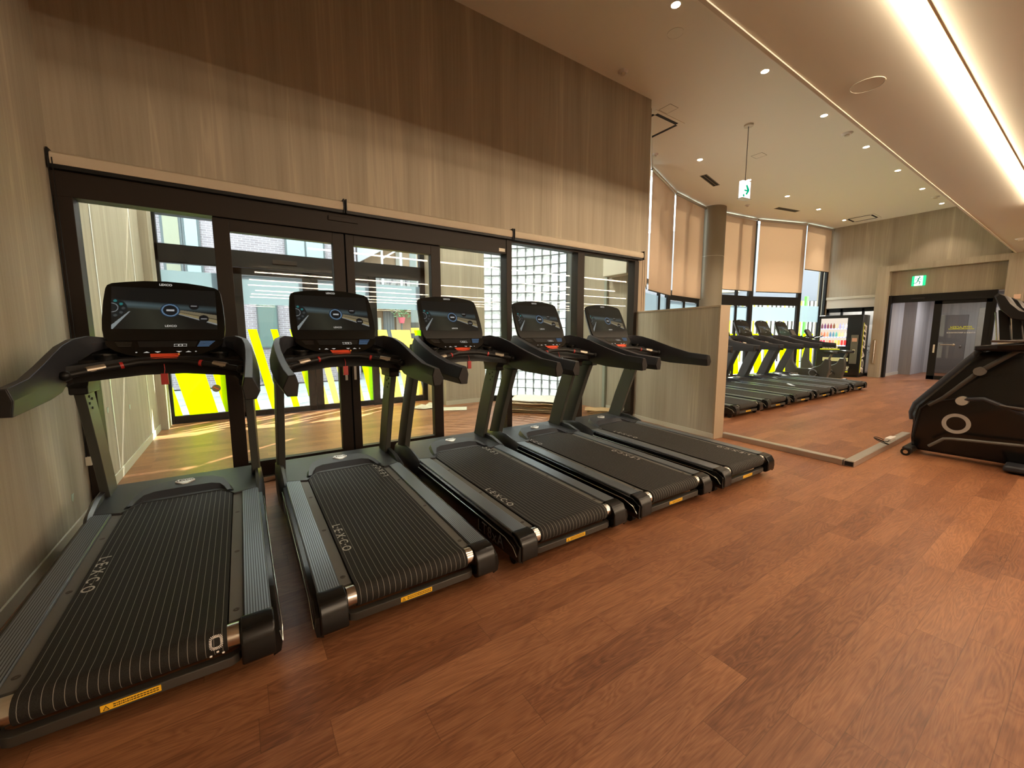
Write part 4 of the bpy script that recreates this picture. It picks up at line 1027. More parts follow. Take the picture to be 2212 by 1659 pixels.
    rt.build('caution_tag', [M['redtag'], M['orange']], t, smooth=0)['label'] = 'red caution tag'
    # monitor shell
    O = Vector((0, 1.781, 1.452)); V = Vector((0, 0.411, 0.911)).normalized(); Nn = Vector((0, -V.z, V.y)); U = Vector((1, 0, 0))
    def P(x, v, d): return O + U*x + V*v + Nn*d
    half = [(0.0, 0.372), (0.12, 0.366), (0.215, 0.352), (0.280, 0.338), (0.303, 0.322), (0.312, 0.296), (0.322, 0.20), (0.327, 0.08), (0.326, 0.0), (0.318, -0.055), (0.300, -0.082)]
    outl = half + [(-x, v) for x, v in half[::-1][0:-1]]
    mo = MB()
    mo.loft([[P(x, v, 0.004) for x, v in outl], [P(x*0.995, v, 0.010) for x, v in outl]], mi=0)
    mo.loft([[P(x, v, 0.004) for x, v in outl], [P(x*1.008, v*1.0, -0.006) for x, v in outl], [P(x*0.93, v*0.93, -0.045) for x, v in outl], [P(x*0.60, v*0.6, -0.085) for x, v in outl]], mi=1)
    mno = mo.build('monitor', [M['blackg'], M['charl']], t, smooth=30)
    sc3 = paint_grid('screen', 208, 116, screen_pic, P(-0.281, 0.0, 0.0115), U*0.562, V*0.312, M['display'], mno)
    mt_ = basis(P(0.0, 0.343, 0.0112), U, V, Nn)
    text_mesh('monitor_lettering', 'LEXCO', 0.022, M['ledtext'], mno, matrix=mt_, bold=0.0006, extrude=0.0003)
    mt_ = basis(P(0.02, 0.024, 0.0125), U, V, Nn)
    text_mesh('monitor_lettering', 'LEXCO', 0.020, M['ledtext'], mno, matrix=mt_, bold=0.0003, extrude=0.0003)
    # control panel below the screen, tipped towards the runner
    A0 = P(0, -0.082, 0.008); A1 = Vector((0, 1.592, 1.272)); D = (A1-A0); DL = D.length; D.normalize(); N2 = Vector((0, D.z, -D.y)); 
    if N2.z < 0: N2 = -N2
    def Q(x, v, d): return A0 + U*x + D*v + N2*d
    ho = [(0.312, -0.014), (0.306, 0.03), (0.288, 0.070), (0.252, 0.110), (0.195, 0.148), (0.12, 0.180), (0.0, 0.192)]
    oo = ho + [(-x, v) for x, v in ho[::-1][1:]]
    cp = MB(); cp.loft([[Q(x, v, 0.0) for x, v in oo], [Q(x, v, -0.012) for x, v in oo], [Q(x*0.97, v*0.96, -0.045) for x, v in oo]])
    cpo = cp.build('control_panel', M['blackg'], t, smooth=40)
    MB().loft([[Q(-0.155, 0.01, 0.0004), Q(0.165, 0.01, 0.0004), Q(0.150, 0.075, 0.0004), Q(-0.140, 0.075, 0.0004)], [Q(-0.155, 0.01, 0.001), Q(0.165, 0.01, 0.001), Q(0.150, 0.075, 0.001), Q(-0.140, 0.075, 0.001)]]).build('lower_display', M['joint'], cpo, smooth=0)
    ic = MB()
    for x0, x1, v0, v1 in ((0.035, 0.105, 0.044, 0.047), (0.035, 0.105, 0.067, 0.070), (0.035, 0.040, 0.044, 0.052), (0.100, 0.105, 0.044, 0.052), (0.035, 0.040, 0.062, 0.070), (0.100, 0.105, 0.062, 0.070)):
        ic.loft([[Q(x0, v0, 0.0012), Q(x1, v0, 0.0012), Q(x1, v1, 0.0012), Q(x0, v1, 0.0012)], [Q(x0, v0, 0.0016), Q(x1, v0, 0.0016), Q(x1, v1, 0.0016), Q(x0, v1, 0.0016)]])
    ic.ring(Q(0.07, 0.057, 0.0012), N2, 0.009, 0.013, 0.0005, 20)
    ic.build('display_icon', M['ledtext'], cpo, smooth=0)
    for xc, up in ((-0.100, 1), (-0.045, -1), (0.065, -1), (0.115, 1)):
        MB().add([Q(xc-0.016, 0.128+up*0.006, 0.0008), Q(xc+0.016, 0.128+up*0.006, 0.0008), Q(xc, 0.128-up*0.008, 0.0008)], [(0, 1, 2)]).build('arrow_key', M['ledtext'], cpo, smooth=0)
    for xc in (-0.15, 0.155): MB().ring(Q(xc, 0.128, 0.0006), N2, 0.002, 0.005, 0.0004, 12).build('round_key', M['ledtext'], cpo, smooth=0)
    bl_ = MB()
    for k in range(5):
        v_ = 0.012+0.014*k
        bl_.loft([[Q(0.178-0.004*k, v_, 0.0006), Q(0.262-0.008*k, v_, 0.0006), Q(0.260-0.008*k, v_+0.0035, 0.0006), Q(0.177-0.004*k, v_+0.0035, 0.0006)], [Q(0.178-0.004*k, v_, 0.001), Q(0.262-0.008*k, v_, 0.001), Q(0.260-0.008*k, v_+0.0035, 0.001), Q(0.177-0.004*k, v_+0.0035, 0.001)]])
    bl_.build('lit_lines', M['ledblue'], cpo, smooth=0)
    dl = MB()
    for k in range(4):
        v_ = 0.020+0.014*k
        dl.loft([[Q(-0.262+0.006*k, v_, 0.0006), Q(-0.180, v_, 0.0006), Q(-0.180, v_+0.002, 0.0006), Q(-0.262+0.006*k, v_+0.002, 0.0006)], [Q(-0.262+0.006*k, v_, 0.001), Q(-0.180, v_, 0.001), Q(-0.180, v_+0.002, 0.001), Q(-0.262+0.006*k, v_+0.002, 0.001)]])
    dl.build('key_rows', M['grey'], cpo, smooth=0)
    return t

TM = make_treadmill()
TX = [-0.408, 0.6773, 1.7638, 2.8243, 3.9107]; TY = [1.8916, 1.8799, 1.864, 1.8436, 1.8207]; TW = [-0.0072, -0.0046, 0.0019, -0.0066, -0.0043]
TL = ['black treadmill nearest the camera, against the left wall', 'black treadmill second from the left wall, in front of the lobby doors',
      'black treadmill in the middle of the near row, model number on its flank', 'black treadmill second from the low partition', 'black treadmill right beside the low beige partition']
FXs = [7.33, 8.445, 9.555, 10.645, 11.715, 12.82]
FL = ['far-row treadmill nearest the camera, mostly hidden by the partition', 'far-row treadmill, second beyond the partition', 'far-row treadmill, third beyond the partition', 'far-row treadmill, fourth beyond the partition', 'far-row treadmill, second from the exercise bikes', 'far-row treadmill next to the exercise bikes']
mills = []
for k in range(5):
    o = TM if k == 0 else copy_tree(TM)
    o.location = (TX[k], TY[k], 0); o.rotation_euler = (0, 0, TW[k]); tag(o, TL[k], 'treadmill', 'near row of treadmills'); mills.append(o)
far = []
for k in range(6):
    o = copy_tree(TM); o.location = (FXs[k], 3.475, 0); tag(o, FL[k], 'treadmill', 'far row of treadmills'); far.append(o)
# belt lettering: each belt has stopped in its own place
def zb(y): return 0.219 + (y/1.62)*0.060 - 0.003
def belt_text(mill, side, yc):
    dz = 0.037
    if side < 0: mt_ = basis((-0.255, yc, zb(yc)), Vector((0, -1, -dz)).normalized(), (1, 0, 0), Vector((0, -dz, 1)).normalized())
    else: mt_ = basis((0.255, yc, zb(yc)), Vector((0, 1, dz)).normalized(), (-1, 0, 0), Vector((0, -dz, 1)).normalized())
    return text_mesh('belt_lettering', 'L\u00b7E\u00b7X\u00b7C\u00b7O', 0.066, M['letter'], mill, matrix=mt_, spacing=1.22, bold=0.0006, sx=1.0, extrude=0.0003)
belt_text(mills[0], -1, 0.81)
belt_text(mills[1], -1, 0.55); belt_text(mills[1], 1, 1.53)
belt_text(mills[2], -1, 0.55); belt_text(mills[2], 1, 1.56)
belt_text(mills[3], 1, 0.745); belt_text(mills[3], -1, 1.60)
belt_text(mills[4], -1, 1.26); belt_text(mills[4], 1, 0.28)
# the dotted O at the tail of the nearest belt
b = MB()
for a in range(28):
    for rr in (0.018, 0.0215, 0.025):
        an = 2*PI*a/28; sq = 1/max(abs(math.cos(an))**4+abs(math.sin(an))**4, 0.01)**0.25
        x, z = rr*0.85*sq*math.cos(an), rr*sq*math.sin(an)
        b.box(x-0.0013, x+0.0013, -0.0006, 0.0006, z-0.0016, z+0.0016)
for x, z in ((-0.018, -0.045), (0.004, -0.036), (0.022, -0.045)): b.box(x-0.004, x+0.004, -0.0006, 0.0006, z-0.003, z+0.003)
o = b.build('belt_logo', M['letterw'], mills[0], smooth=0); o.location = (0.255, 0.0, 0.195); o.rotation_euler = (R(-24), 0, 0)
# model number on the flank of the middle machine
mt_ = basis((-0.483, 0.30, 0.125), (0, -1, 0), (0, 0, 1), (-1, 0, 0))
text_mesh('side_lettering', 'LT8xA', 0.11, mat('dull_print', (0.10, 0.10, 0.10), 0.5), mills[2], matrix=mt_, spacing=1.1)

# ------------------------------------------------------------------ cross trainers on the right
def make_elliptical():
    t = empty('cross_trainer', (0, 0, 0))
    # local: x across, y forward (nose at y=1.25), built around y from -0.9 to 1.28
    prof = [(1.245, 0.07), (1.262, 0.20), (1.258, 0.36), (1.270, 0.47), (1.245, 0.58), (1.17, 0.68), (0.88, 1.10), (0.80, 1.21), (0.70, 1.235), (0.45, 1.215), (0.36, 1.05), (0.30, 0.80), (0.22, 0.50), (0.20, 0.07)]
    hb = MB(); cyc, czc = 0.85, 0.55
    rings = []
    for x, k in ((-0.105, 0.93), (-0.085, 0.99), (-0.04, 1.0), (0.04, 1.0), (0.085, 0.99), (0.105, 0.93)):
        rings.append([(x, cyc+(y-cyc)*k, czc+(z-czc)*k) for y, z in prof])
    hb.loft(rings); hb.build('drive_housing', M['blackg'], t, smooth=35)
    # silver spine along the sloping front edge
    sp = MB(); sp.tube([(0, 1.262, 0.40), (0, 1.275, 0.48), (0, 1.25, 0.585), (0, 1.175, 0.69), (0, 0.885, 1.11), (0, 0.80, 1.225)], 0.045, 14); sp.build('front_spine', M['char'], t, smooth=40)
    for s in (-1, 1):
        MB().tube([(s*0.112, 1.235, 0.20), (s*0.112, 1.20, 0.55), (s*0.112, 1.12, 0.64), (s*0.112, 0.90, 0.70)], 0.010, 8).build('housing_edge', M['black'], t)
        MB().ring((s*0.103, 0.905, 0.42), (s, 0, 0), 0.076, 0.112, 0.006, 40).build('ring_emblem', mat('grey_ring', (0.36, 0.34, 0.31), 0.4), t)
        MB().cyl((s*0.10, 0.875, 0.685), (s*0.178, 0.875, 0.685), 0.048, 28).build('crank_hub', mat('grey_hub', (0.34, 0.32, 0.28), 0.45), t)
        # swing arm with pivot, handle
        xa = s*0.20
        MB().tube([(s*0.13, 1.13, 0.60), (s*0.16, 1.02, 0.70), (xa, 0.77, 1.02), (xa, 0.52, 1.26), (s*0.24, 0.36, 1.40), (s*0.27, 0.42, 1.62), (s*0.26, 0.50, 1.74)], [0.018, 0.02, 0.024, 0.024, 0.022, 0.02, 0.02], 12).build('swing_arm', M['dgrey'], t)
        MB().cyl((xa-s*0.04, 0.77, 1.02), (xa+s*0.04, 0.77, 1.02), 0.045, 24).build('pivot_joint', M['grey'], t)
        # pedal links
        MB().tube([(s*0.15, 0.875, 0.70), (s*0.20, 0.72, 0.73), (s*0.24, 0.45, 0.62), (s*0.25, 0.10, 0.42), (s*0.25, -0.50, 0.36)], 0.022, 10).build('pedal_arm', M['char'], t)
        MB().tube([(s*0.24, 0.60, 0.68), (s*0.27, 0.40, 0.66), (s*0.28, 0.26, 0.52), (s*0.28, 0.20, 0.36)], [0.012, 0.022, 0.022, 0.012], 10).build('curved_link', mat('bronze_link', (0.035, 0.026, 0.02), 0.4), t)
        MB().tube([(s*0.21, 1.08, 0.14), (s*0.21, 0.97, 0.25), (s*0.21, 0.90, 0.262), (s*0.21, 0.30, 0.30), (s*0.21, -0.6, 0.30)], 0.016, 10).build('lower_bar', M['grey'], t)
        pd = MB(); pd.loft([[(s*0.17, y, z), (s*0.34, y, z), (s*0.34, y, z+0.05), (s*0.17, y, z+0.05)] for y, z in ((-0.55, 0.34), (-0.25, 0.37), (0.0, 0.36), (0.05, 0.40))])
        pd.build('pedal', M['black'], t, bevel=0.01)
    # base frame and feet
    MB().box(-0.06, 0.06, -0.85, 1.20, 0.05, 0.12).build('base_beam', M['black'], t, bevel=0.01)
    MB().box(-0.26, 0.26, 1.20, 1.29, 0.03, 0.10).build('front_foot', M['black'], t, bevel=0.015)
    for s in (-1, 1):
        w_ = MB(); w_.cyl((s*0.20, 1.25, 0.045), (s*0.285, 1.25, 0.045), 0.045, 24, 0); w_.ring((s*0.286, 1.25, 0.045), (s, 0, 0), 0.0, 0.022, 0.003, 20, 1)
        w_.build('transport_wheel', [M['black'], M['chrome']], t)
    rp = MB(); rp.box(-0.30, 0.30, -0.85, 0.52, 0.02, 0.085); rp.build('rear_platform', M['char'], t, bevel=0.02)
    # accessory tray
    ty = MB(); ty.loft([[(x*0.32, y, z-0.045), (x*0.34, y, z), (x*0.34, y-0.22, z+0.02), (x*0.30, y-0.24, z-0.06)] for x, y, z in ((-1, 0.66, 1.30), (-0.6, 0.83, 1.285), (0, 0.86, 1.28), (0.6, 0.83, 1.285), (1, 0.66, 1.30))])
    ty.build('accessory_tray', M['black'], t, bevel=0.01)
    MB().box(-0.34, 0.34, 0.38, 0.71, 1.325, 1.348).build('console_shelf', mat('brown_black_shelf', (0.05, 0.035, 0.028), 0.3), t, bevel=0.008)
    MB().loft([[(-0.05, 0.68, 1.33), (0.05, 0.68, 1.33), (0.05, 0.60, 1.33), (-0.05, 0.60, 1.33)], [(-0.045, 0.72, 1.66), (0.045, 0.72, 1.66), (0.045, 0.65, 1.66), (-0.045, 0.65, 1.66)]]).build('console_mast', M['black'], t, bevel=0.008)
    MB().tube([(-0.055, 0.70, 1.34), (-0.05, 0.735, 1.64)], 0.006, 8).build('mast_highlight', M['chrome'], t)
    cn = MB(); pod = [(0.738, 1.795), (0.712, 1.825), (0.675, 1.800), (0.63, 1.715), (0.56, 1.635), (0.46, 1.590), (0.40, 1.580), (0.40, 1.535), (0.50, 1.530), (0.60, 1.555), (0.685, 1.655)]
    cyc, czc = 0.58, 1.66
    cn.loft([[(x, cyc+(y-cyc)*k, czc+(z-czc)*k) for y, z in pod] for x, k in ((-0.25, 0.90), (-0.235, 1.0), (0.235, 1.0), (0.25, 0.90))])
    cn.build('console', M['black'], t, smooth=30)
    return t
E1 = make_elliptical()
EL = ['black cross trainer nearest the camera at the right edge, grey ring on its housing', 'black cross trainer second in the row at the right edge', 'black cross trainer third in the row at the right edge', 'black cross trainer fourth in the row at the right edge']
for k in range(4):
    o = E1 if k == 0 else copy_tree(E1)
    o.location = (6.68+0.95*k, 0.0, 0); tag(o, EL[k], 'cross trainer', 'row of cross trainers')
# power strip and cable by the first one
b = MB(); b.box(-0.11, 0.11, -0.03, 0.03, 0, 0.035)
tag(b.build('power_strip', M['white'], bevel=0.005, loc=(6.98, 1.36, 0.0)), 'white power strip on the floor duct behind the first cross trainer', 'power strip').location = (6.86, 1.495, 0.066)
b = MB(); pts = []
for k in range(41):
    a = k/40*2*PI*1.6
    pts.append((0.08*math.cos(a)*(1+0.25*math.sin(a*0.7)), 0.07*math.sin(a), 0.02+0.035*(1+math.sin(a*0.9))))
b.tube(pts, 0.0045, 8); b.tube([pts[-1], (0.12, -0.03, 0.03), (0.22, -0.02, 0.03)], 0.0045, 8)
tag(b.build('power_cable', M['black'], loc=(6.48, 1.49, 0.056)), 'looped black power cable lying by the floor duct', 'cable')

# ------------------------------------------------------------------ exercise bikes
def make_bike():
    t = empty('exercise_bike', (0, 0, 0))
    bd_ = MB(); prof = [(1.00, 0.10), (1.04, 0.55), (0.95, 1.05), (0.86, 1.05), (0.84, 0.62), (0.72, 0.42), (0.35, 0.42), (0.10, 0.55), (0.02, 0.72), (-0.10, 0.70), (-0.12, 0.40), (-0.05, 0.10)]
    bd_.prism(prof, 'X', -0.07, 0.07); bd_.build('bike_body', M['greyp'], t, bevel=0.02, seg=3)
    MB().tube([(0, -0.05, 0.66), (0, -0.13, 0.90)], 0.028, 14).build('seat_post', M['grey'], t)
    s_ = MB(); s_.loft([[(x*w_, y, 0.90+z) for x, z in ((-1, 0.0), (-0.7, 0.05), (0.7, 0.05), (1, 0.0), (0.6, -0.03), (-0.6, -0.03))] for y, w_ in ((-0.27, 0.10), (-0.18, 0.13), (-0.05, 0.08), (0.07, 0.03))]); s_.build('saddle', M['black'], t, smooth=60)
    MB().tube([(0, 0.92, 1.0), (0, 0.88, 1.30)], 0.03, 14).build('handlebar_stem', M['grey'], t)
    for s in (-1, 1):
        MB().tube([(0, 0.88, 1.28), (s*0.18, 0.86, 1.30), (s*0.22, 0.70, 1.33), (s*0.20, 0.58, 1.38)], 0.018, 10).build('handlebar', M['black'], t)
        MB().ring((s*0.072, 0.28, 0.30), (s, 0, 0), 0.085, 0.11, 0.006, 32).build('ring_emblem', M['steel'], t)
        MB().tube([(s*0.08, 0.22, 0.33), (s*0.10, 0.10, 0.33+s*0.10), (s*0.18, 0.08, 0.33+s*0.11)], 0.015, 8).build('crank_pedal', M['black'], t)
    cn = MB(); V_ = Vector((0, 0.5, 0.87)); N_ = Vector((0, -0.87, 0.5)); O_ = Vector((0, 0.90, 1.45))
    q = [(-0.16, -0.13), (0.16, -0.13), (0.18, 0.10), (0.13, 0.15), (-0.13, 0.15), (-0.18, 0.10)]
    cn.loft([[O_+Vector((x, 0, 0))+V_*v+N_*d for x, v in q] for d in (0.015, -0.03)]); cno = cn.build('console', M['black'], t, bevel=0.008)
    cn = MB(); cn.loft([[O_+Vector((x*0.75, 0, 0))+V_*v*0.75+N_*d for x, v in q] for d in (0.016, 0.018)]); cn.build('console_screen', M['grey'], cno, smooth=0)
    MB().box(-0.25, 0.25, 0.92, 1.02, 0.0, 0.09).box(-0.25, 0.25, -0.12, -0.02, 0.0, 0.09).build('floor_bar', M['black'], t, bevel=0.02)
    mt_ = basis((-0.0715, 0.78, 0.24), (0, -1, 0), (0, 0, 1), (-1, 0, 0))
    text_mesh('side_lettering', 'LEXCO', 0.075, M['letterw'], t, matrix=mt_, spacing=1.1)
    return t
bk = make_bike()
bk.location = (14.0, 4.60, 0); tag(bk, 'grey upright exercise bike nearer the far treadmills, name on its side', 'exercise bike', 'pair of upright bikes')
bk2 = copy_tree(bk); bk2.location = (15.0, 4.55, 0); tag(bk2, 'grey upright exercise bike nearer the drinks machine', 'exercise bike', 'pair of upright bikes')

# ------------------------------------------------------------------ drinks machine
vm = empty('vending_machine', (16.9, 5.24, 0), R(3), label='black drinks vending machine with a lit window of bottles and cans', cat='vending machine')
VW = 0.60; VH = 2.06; VD = 0.72
MB().box(0.0, VD, -VW, VW, 0.06, VH).build('cabinet', M['black'], vm, bevel=0.012)
MB().box(-0.05, 0.0, -VW, VW, 0.06, VH).build('front_door', M['blackg'], vm, bevel=0.012)
MB().box(0.02, VD-0.02, -VW+0.03, VW-0.03, 0.0, 0.06).build('plinth', M['joint'], vm, smooth=0)
MB().box(-0.056, -0.051, -0.20, VW-0.07, 1.02, VH-0.10).build('display_window', emit('lit_cream_panel', (0.62, 0.54, 0.44), 0.75), vm, smooth=0)
rnd = random.Random(7)
for r_ in range(3):
    z = 1.06 + 0.28*r_
    sh = MB().box(-0.060, -0.0565, -0.19, VW-0.08, z-0.028, z)
    for k in range(9): 
        y = VW-0.12-0.083*k
        sh.add([(-0.0605, y-0.028, z-0.022), (-0.0605, y+0.018, z-0.022), (-0.0605, y+0.030, z-0.008), (-0.0605, y-0.016, z-0.008)], [(0, 1, 2, 3)], 1)
    sh.build('price_rail', [emit('rail_white', (0.85, 0.85, 0.95), 0.9), emit('rail_blue', (0.12, 0.14, 0.55), 0.8)], vm, smooth=0)
cols = {0: [(0.75, 0.05, 0.12), (0.75, 0.05, 0.12), (0.85, 0.40, 0.30), (0.75, 0.15, 0.10), (0.70, 0.30, 0.20), (0.85, 0.70, 0.2), (0.80, 0.5, 0.1), (0.62, 0.04, 0.05), (0.62, 0.04, 0.05)],
        1: [(0.75, 0.25, 0.15), (0.70, 0.20, 0.12), (0.75, 0.35, 0.2), (0.10, 0.25, 0.45), (0.10, 0.28, 0.42), (0.12, 0.45, 0.42), (0.75, 0.7, 0.3), (0.70, 0.68, 0.4), (0.75, 0.75, 0.75)],
        2: [(0.16, 0.05, 0.10), (0.14, 0.05, 0.20), (0.20, 0.04, 0.08), (0.25, 0.05, 0.06), (0.20, 0.08, 0.04), (0.6, 0.55, 0.4), (0.4, 0.4, 0.7), (0.5, 0.55, 0.8), (0.65, 0.65, 0.75)]}
BK = 'drinks shown in the machine window'
kinds = ['can', 'bottle']
bm_cache = {}
rown = ['bottom', 'middle', 'top']; 
for r_ in range(3):
    for k in range(9):
        c_ = cols[r_][k]; key = (c_, r_ == 0)
        z = 1.062+0.28*r_; y = VW-0.12-0.083*k
        h = 0.165
        b = MB()
        if r_ == 0: b.tube([(0, 0, 0), (0, 0, 0.012), (0, 0, h-0.02), (0, 0, h)], [0.024, 0.031, 0.031, 0.024], 14)
        else: b.tube([(0, 0, 0), (0, 0, 0.01), (0, 0, h*0.66), (0, 0, h*0.82), (0, 0, h*1.02)], [0.026, 0.029, 0.029, 0.012, 0.012], 14)
        mname = 'drink_label_%02d' % (r_*9+k)
        mm = bpy.data.materials.get('dl_%s' % (c_,)) or mat('dl_%s' % (c_,), c_, 0.4, emis=c_, estr=0.35)
        pos = Matrix.Rotation(R(3), 4, 'Z') @ Vector((-0.094, y, z))
        o = b.build('drink_can' if r_ == 0 else 'drink_bottle', mm, None, loc=(16.9+pos.x, 5.24+pos.y, pos.z))
        nth = ['first', 'second', 'third', 'fourth', 'fifth', 'sixth', 'seventh', 'eighth', 'ninth'][k]
        tag(o, '%s %s drink in the %s row of the machine window, %s from the left' % ('small', 'can' if r_ == 0 else 'bottle', rown[r_], nth), 'drink', BK)
MB().box(-0.060, -0.0515, -0.52, -0.33, 0.45, 1.40).build('payment_panel', M['grey'], vm, bevel=0.004)
MB().box(-0.066, -0.0605, -0.49, -0.36, 1.18, 1.30).build('price_card', mat('pink_card', (0.55, 0.30, 0.24), 0.5), vm, smooth=0)
MB().box(-0.066, -0.0605, -0.46, -0.39, 0.80, 0.92).build('coin_slot', M['ivory'], vm, smooth=0)
MB().box(-0.062, -0.0515, -0.30, 0.40, 0.52, 0.64).build('button_row', mat('pale_strip', (0.55, 0.55, 0.35), 0.5), vm, smooth=0)
MB().box(-0.062, -0.0515, -0.34, 0.44, 0.20, 0.40).build('collection_flap', M['joint'], vm, bevel=0.006)
text_mesh('machine_lettering', 'FITPLACE', 0.16, M['letterw'], vm, matrix=basis((-0.052, 0.02, 0.30-0.02), (0, -1, 0), (0, 0, 1), (-1, 0, 0)), shear=0.25, bold=0.006, extrude=0.012)
MB().box(-0.060, -0.052, -0.32, 0.30, 0.155, 0.195).build('yellow_bar', mat('machine_yellow', (0.65, 0.72, 0.02), 0.5), vm, smooth=0)
MB().box(-0.060, -0.052, -0.05, 0.50, 0.90, 0.94).build('yellow_bar', bpy.data.materials['machine_yellow'], vm, smooth=0)
text_mesh('machine_lettering', 'FITPLACE', 0.10, M['letterw'], vm, matrix=basis((-0.052, 0.22, 0.975), (0, -1, 0), (0, 0, 1), (-1, 0, 0)), shear=0.25, bold=0.004, extrude=0.01)
# side lettering reads downwards
text_mesh('machine_side_lettering', 'FITPLACE', 0.40, M['letterw'], vm, matrix=basis((0.27, -VW-0.001, 0.98), (0, 0, -1), (1, 0, 0), (0, -1, 0)), shear=0.25, bold=0.012, extrude=0.002, sx=0.95)
MB().box(0.05, 0.12, -VW-0.002, -VW-0.0005, 0.15, 1.80).build('yellow_side_bar', bpy.data.materials['machine_yellow'], vm, smooth=0)

# ------------------------------------------------------------------ things on the lobby floor
rnd = random.Random(11)
CB = [mat('cardboard_%s' % n_, c_, 0.85, spec=0.1) for n_, c_ in (('tan', (0.50, 0.33, 0.18)), ('pale', (0.60, 0.47, 0.32)), ('white_face', (0.66, 0.62, 0.56)))]
def card(w_, d_, m, label, loc, rz, rx=0, ry=0):
    b = MB(); n_ = 10
    rings = []
    for i in range(n_+1):
        x = -w_/2 + w_*i/n_; wz = 0.004*math.sin(i*1.3)
        rings.append([(x, -d_/2, wz), (x, d_/2, wz), (x, d_/2, wz+0.008), (x, -d_/2, wz+0.008)])
    b.loft(rings)
    o = b.build('flattened_cardboard_box', m, None, smooth=0); o.location = loc; o.rotation_euler = (rx, ry, rz)
    tag(o, label, 'cardboard', 'flattened boxes stacked in the lobby'); return o
lev = ['bottom', 'second', 'third', 'fourth', 'fifth', 'sixth', 'seventh', 'eighth', 'ninth', 'tenth', 'eleventh', 'topmost']
for k in range(12):
    card(1.15-0.02*(k % 3), 0.80, CB[2] if k in (11,) else CB[rnd.choice((0, 1, 1))], 'large flattened cardboard sheet in the lobby stack, %s of twelve' % lev[k],
         (4.72+rnd.uniform(-0.03, 0.03), 6.02+rnd.uniform(-0.04, 0.04), 0.005+0.019*k), R(-48)+rnd.uniform(-0.10, 0.10))
for k, (x, y, rz, wd) in enumerate(((5.40, 5.10, -40, 0.52), (5.38, 5.08, -50, 0.50), (5.40, 5.12, -32, 0.48), (5.37, 5.14, -45, 0.50))):
    card(wd, 0.36, CB[0], 'brown flattened box on the smaller lobby stack, %s one' % ['lowest', 'second', 'third', 'uppermost'][k], (x, y, 0.006+0.021*k), R(rz))
# crumpled cloth
b = MB(); n_ = 26; rings = []
for i in range(n_+1):
    row = []
    for j in range(n_+1):
        u, v = i/n_-0.5, j/n_-0.5; e = 1-min(1, 2*max(abs(u), abs(v)))**2
        z = 0.008+e*(0.035+0.05*abs(math.sin(9*u+4*v)*math.cos(11*v-3*u))+0.02*math.sin(23*u*v+7*u))
        row.append((u*0.42+0.03*math.sin(9*v), v*0.26+0.03*math.sin(8*u), z))
    rings.append(row)
vs = [p for r_ in rings for p in r_]; fs = [(i*(n_+1)+j, i*(n_+1)+j+1, (i+1)*(n_+1)+j+1, (i+1)*(n_+1)+j) for i in range(n_) for j in range(n_)]
o = MB().add(vs, fs).build('floor_cloth', mat('cream_cloth', (0.62, 0.58, 0.44), 0.9), None, smooth=60, loc=(2.99, 7.45, 0.0)); o.rotation_euler = (0, 0, R(-20))
so = o.modifiers.new('thick', 'SOLIDIFY'); so.thickness = 0.006; so.offset = 1
tag(o, 'crumpled cream cloth lying on the lobby floor', 'cloth')
o = MB().box(-0.28, 0.28, -0.17, 0.17, 0.0, 0.008).build('paper_mat', mat('cream_paper', (0.60, 0.58, 0.46), 0.85), None, bevel=0.002, loc=(3.36, 7.06, 0.001)); o.rotation_euler = (0, 0, R(-28))
tag(o, 'flat cream sheet lying on the lobby floor before the beige wall', 'paper')
def wall_tag(x, y, z, s, lab, ax='x'):
    b = MB(); b.prism([(-s*0.5, -s*0.3), (-s*0.3, s*0.6), (0.0, s*0.35), (s*0.5, s*0.5), (s*0.2, -s*0.2), (-s*0.1, -s*0.6)], 'X', 0.0, 0.004)
    tag(b.build('masking_tape_scrap', mat('pale_tape', (0.42, 0.52, 0.44), 0.6), None, smooth=0, loc=(x, y, z)), lab, 'tape')
wall_tag(WX0, 4.08, 0.26, 0.05, 'small pale scrap of tape on the left wall beside the first treadmill')
wall_tag(WX0, 5.25, 0.72, 0.05, 'small pale scrap of tape on the lobby wall, nearer the camera')
wall_tag(WX0, 6.15, 0.62, 0.05, 'small pale scrap of tape on the lobby wall, farther away')

# ------------------------------------------------------------------ outdoors
struct(MB().box(-40, 60, 4.0, 60, -0.25, -0.151).box(24.1, 60, -30, 4.0, -0.25, -0.151).build('ground', mat('pale_paving', (0.30, 0.29, 0.28), 0.9)))
b = MB()
for k in range(8): b.box(-6+k*2.6, -5.0+k*2.6, 9.5, 9.52, -0.12, -0.117)
for k in range(3): b.box(-10, 16, 10.4+1.1*k, 10.43+1.1*k, -0.12, -0.117)
struct(b.build('paving_joint', mat('paving_joint_grey', (0.12, 0.12, 0.12), 0.9), smooth=0))
brick = make_brick('lilac_brick', (0.20, 0.155, 0.17), (0.245, 0.195, 0.21), (0.36, 0.32, 0.34))
bb = empty('brick_building', (0, 15, 0), label='lilac grey brick building across the street with grey framed windows', cat='building')
MB().box(-9, 3.6, 0, 6, -0.12, 9).build('brick_wall', brick, bb, smooth=0)
wgl = mat('window_pane_pale', (0.22, 0.27, 0.28), 0.2); wfr = mat('grey_window_frame', (0.06, 0.065, 0.07), 0.5); wpn = mat('grey_green_panel', (0.085, 0.115, 0.105), 0.6)
def house_window(x0, x1, z0, z1, pane, parent=bb, split=True):
    f = MB().box(x0-0.06, x1+0.06, -0.06, -0.001, z0-0.06, z1+0.06).build('window_surround', wfr, parent, smooth=0)
    g_ = MB()
    if split:
        xm = (x0+x1)/2; g_.box(x0, xm-0.03, -0.075, -0.061, z0, z1); g_.box(xm+0.03, x1, -0.075, -0.061, z0, z1)
    else: g_.box(x0, x1, -0.075, -0.061, z0, z1)
    g_.build('window_pane', pane, f, smooth=0)
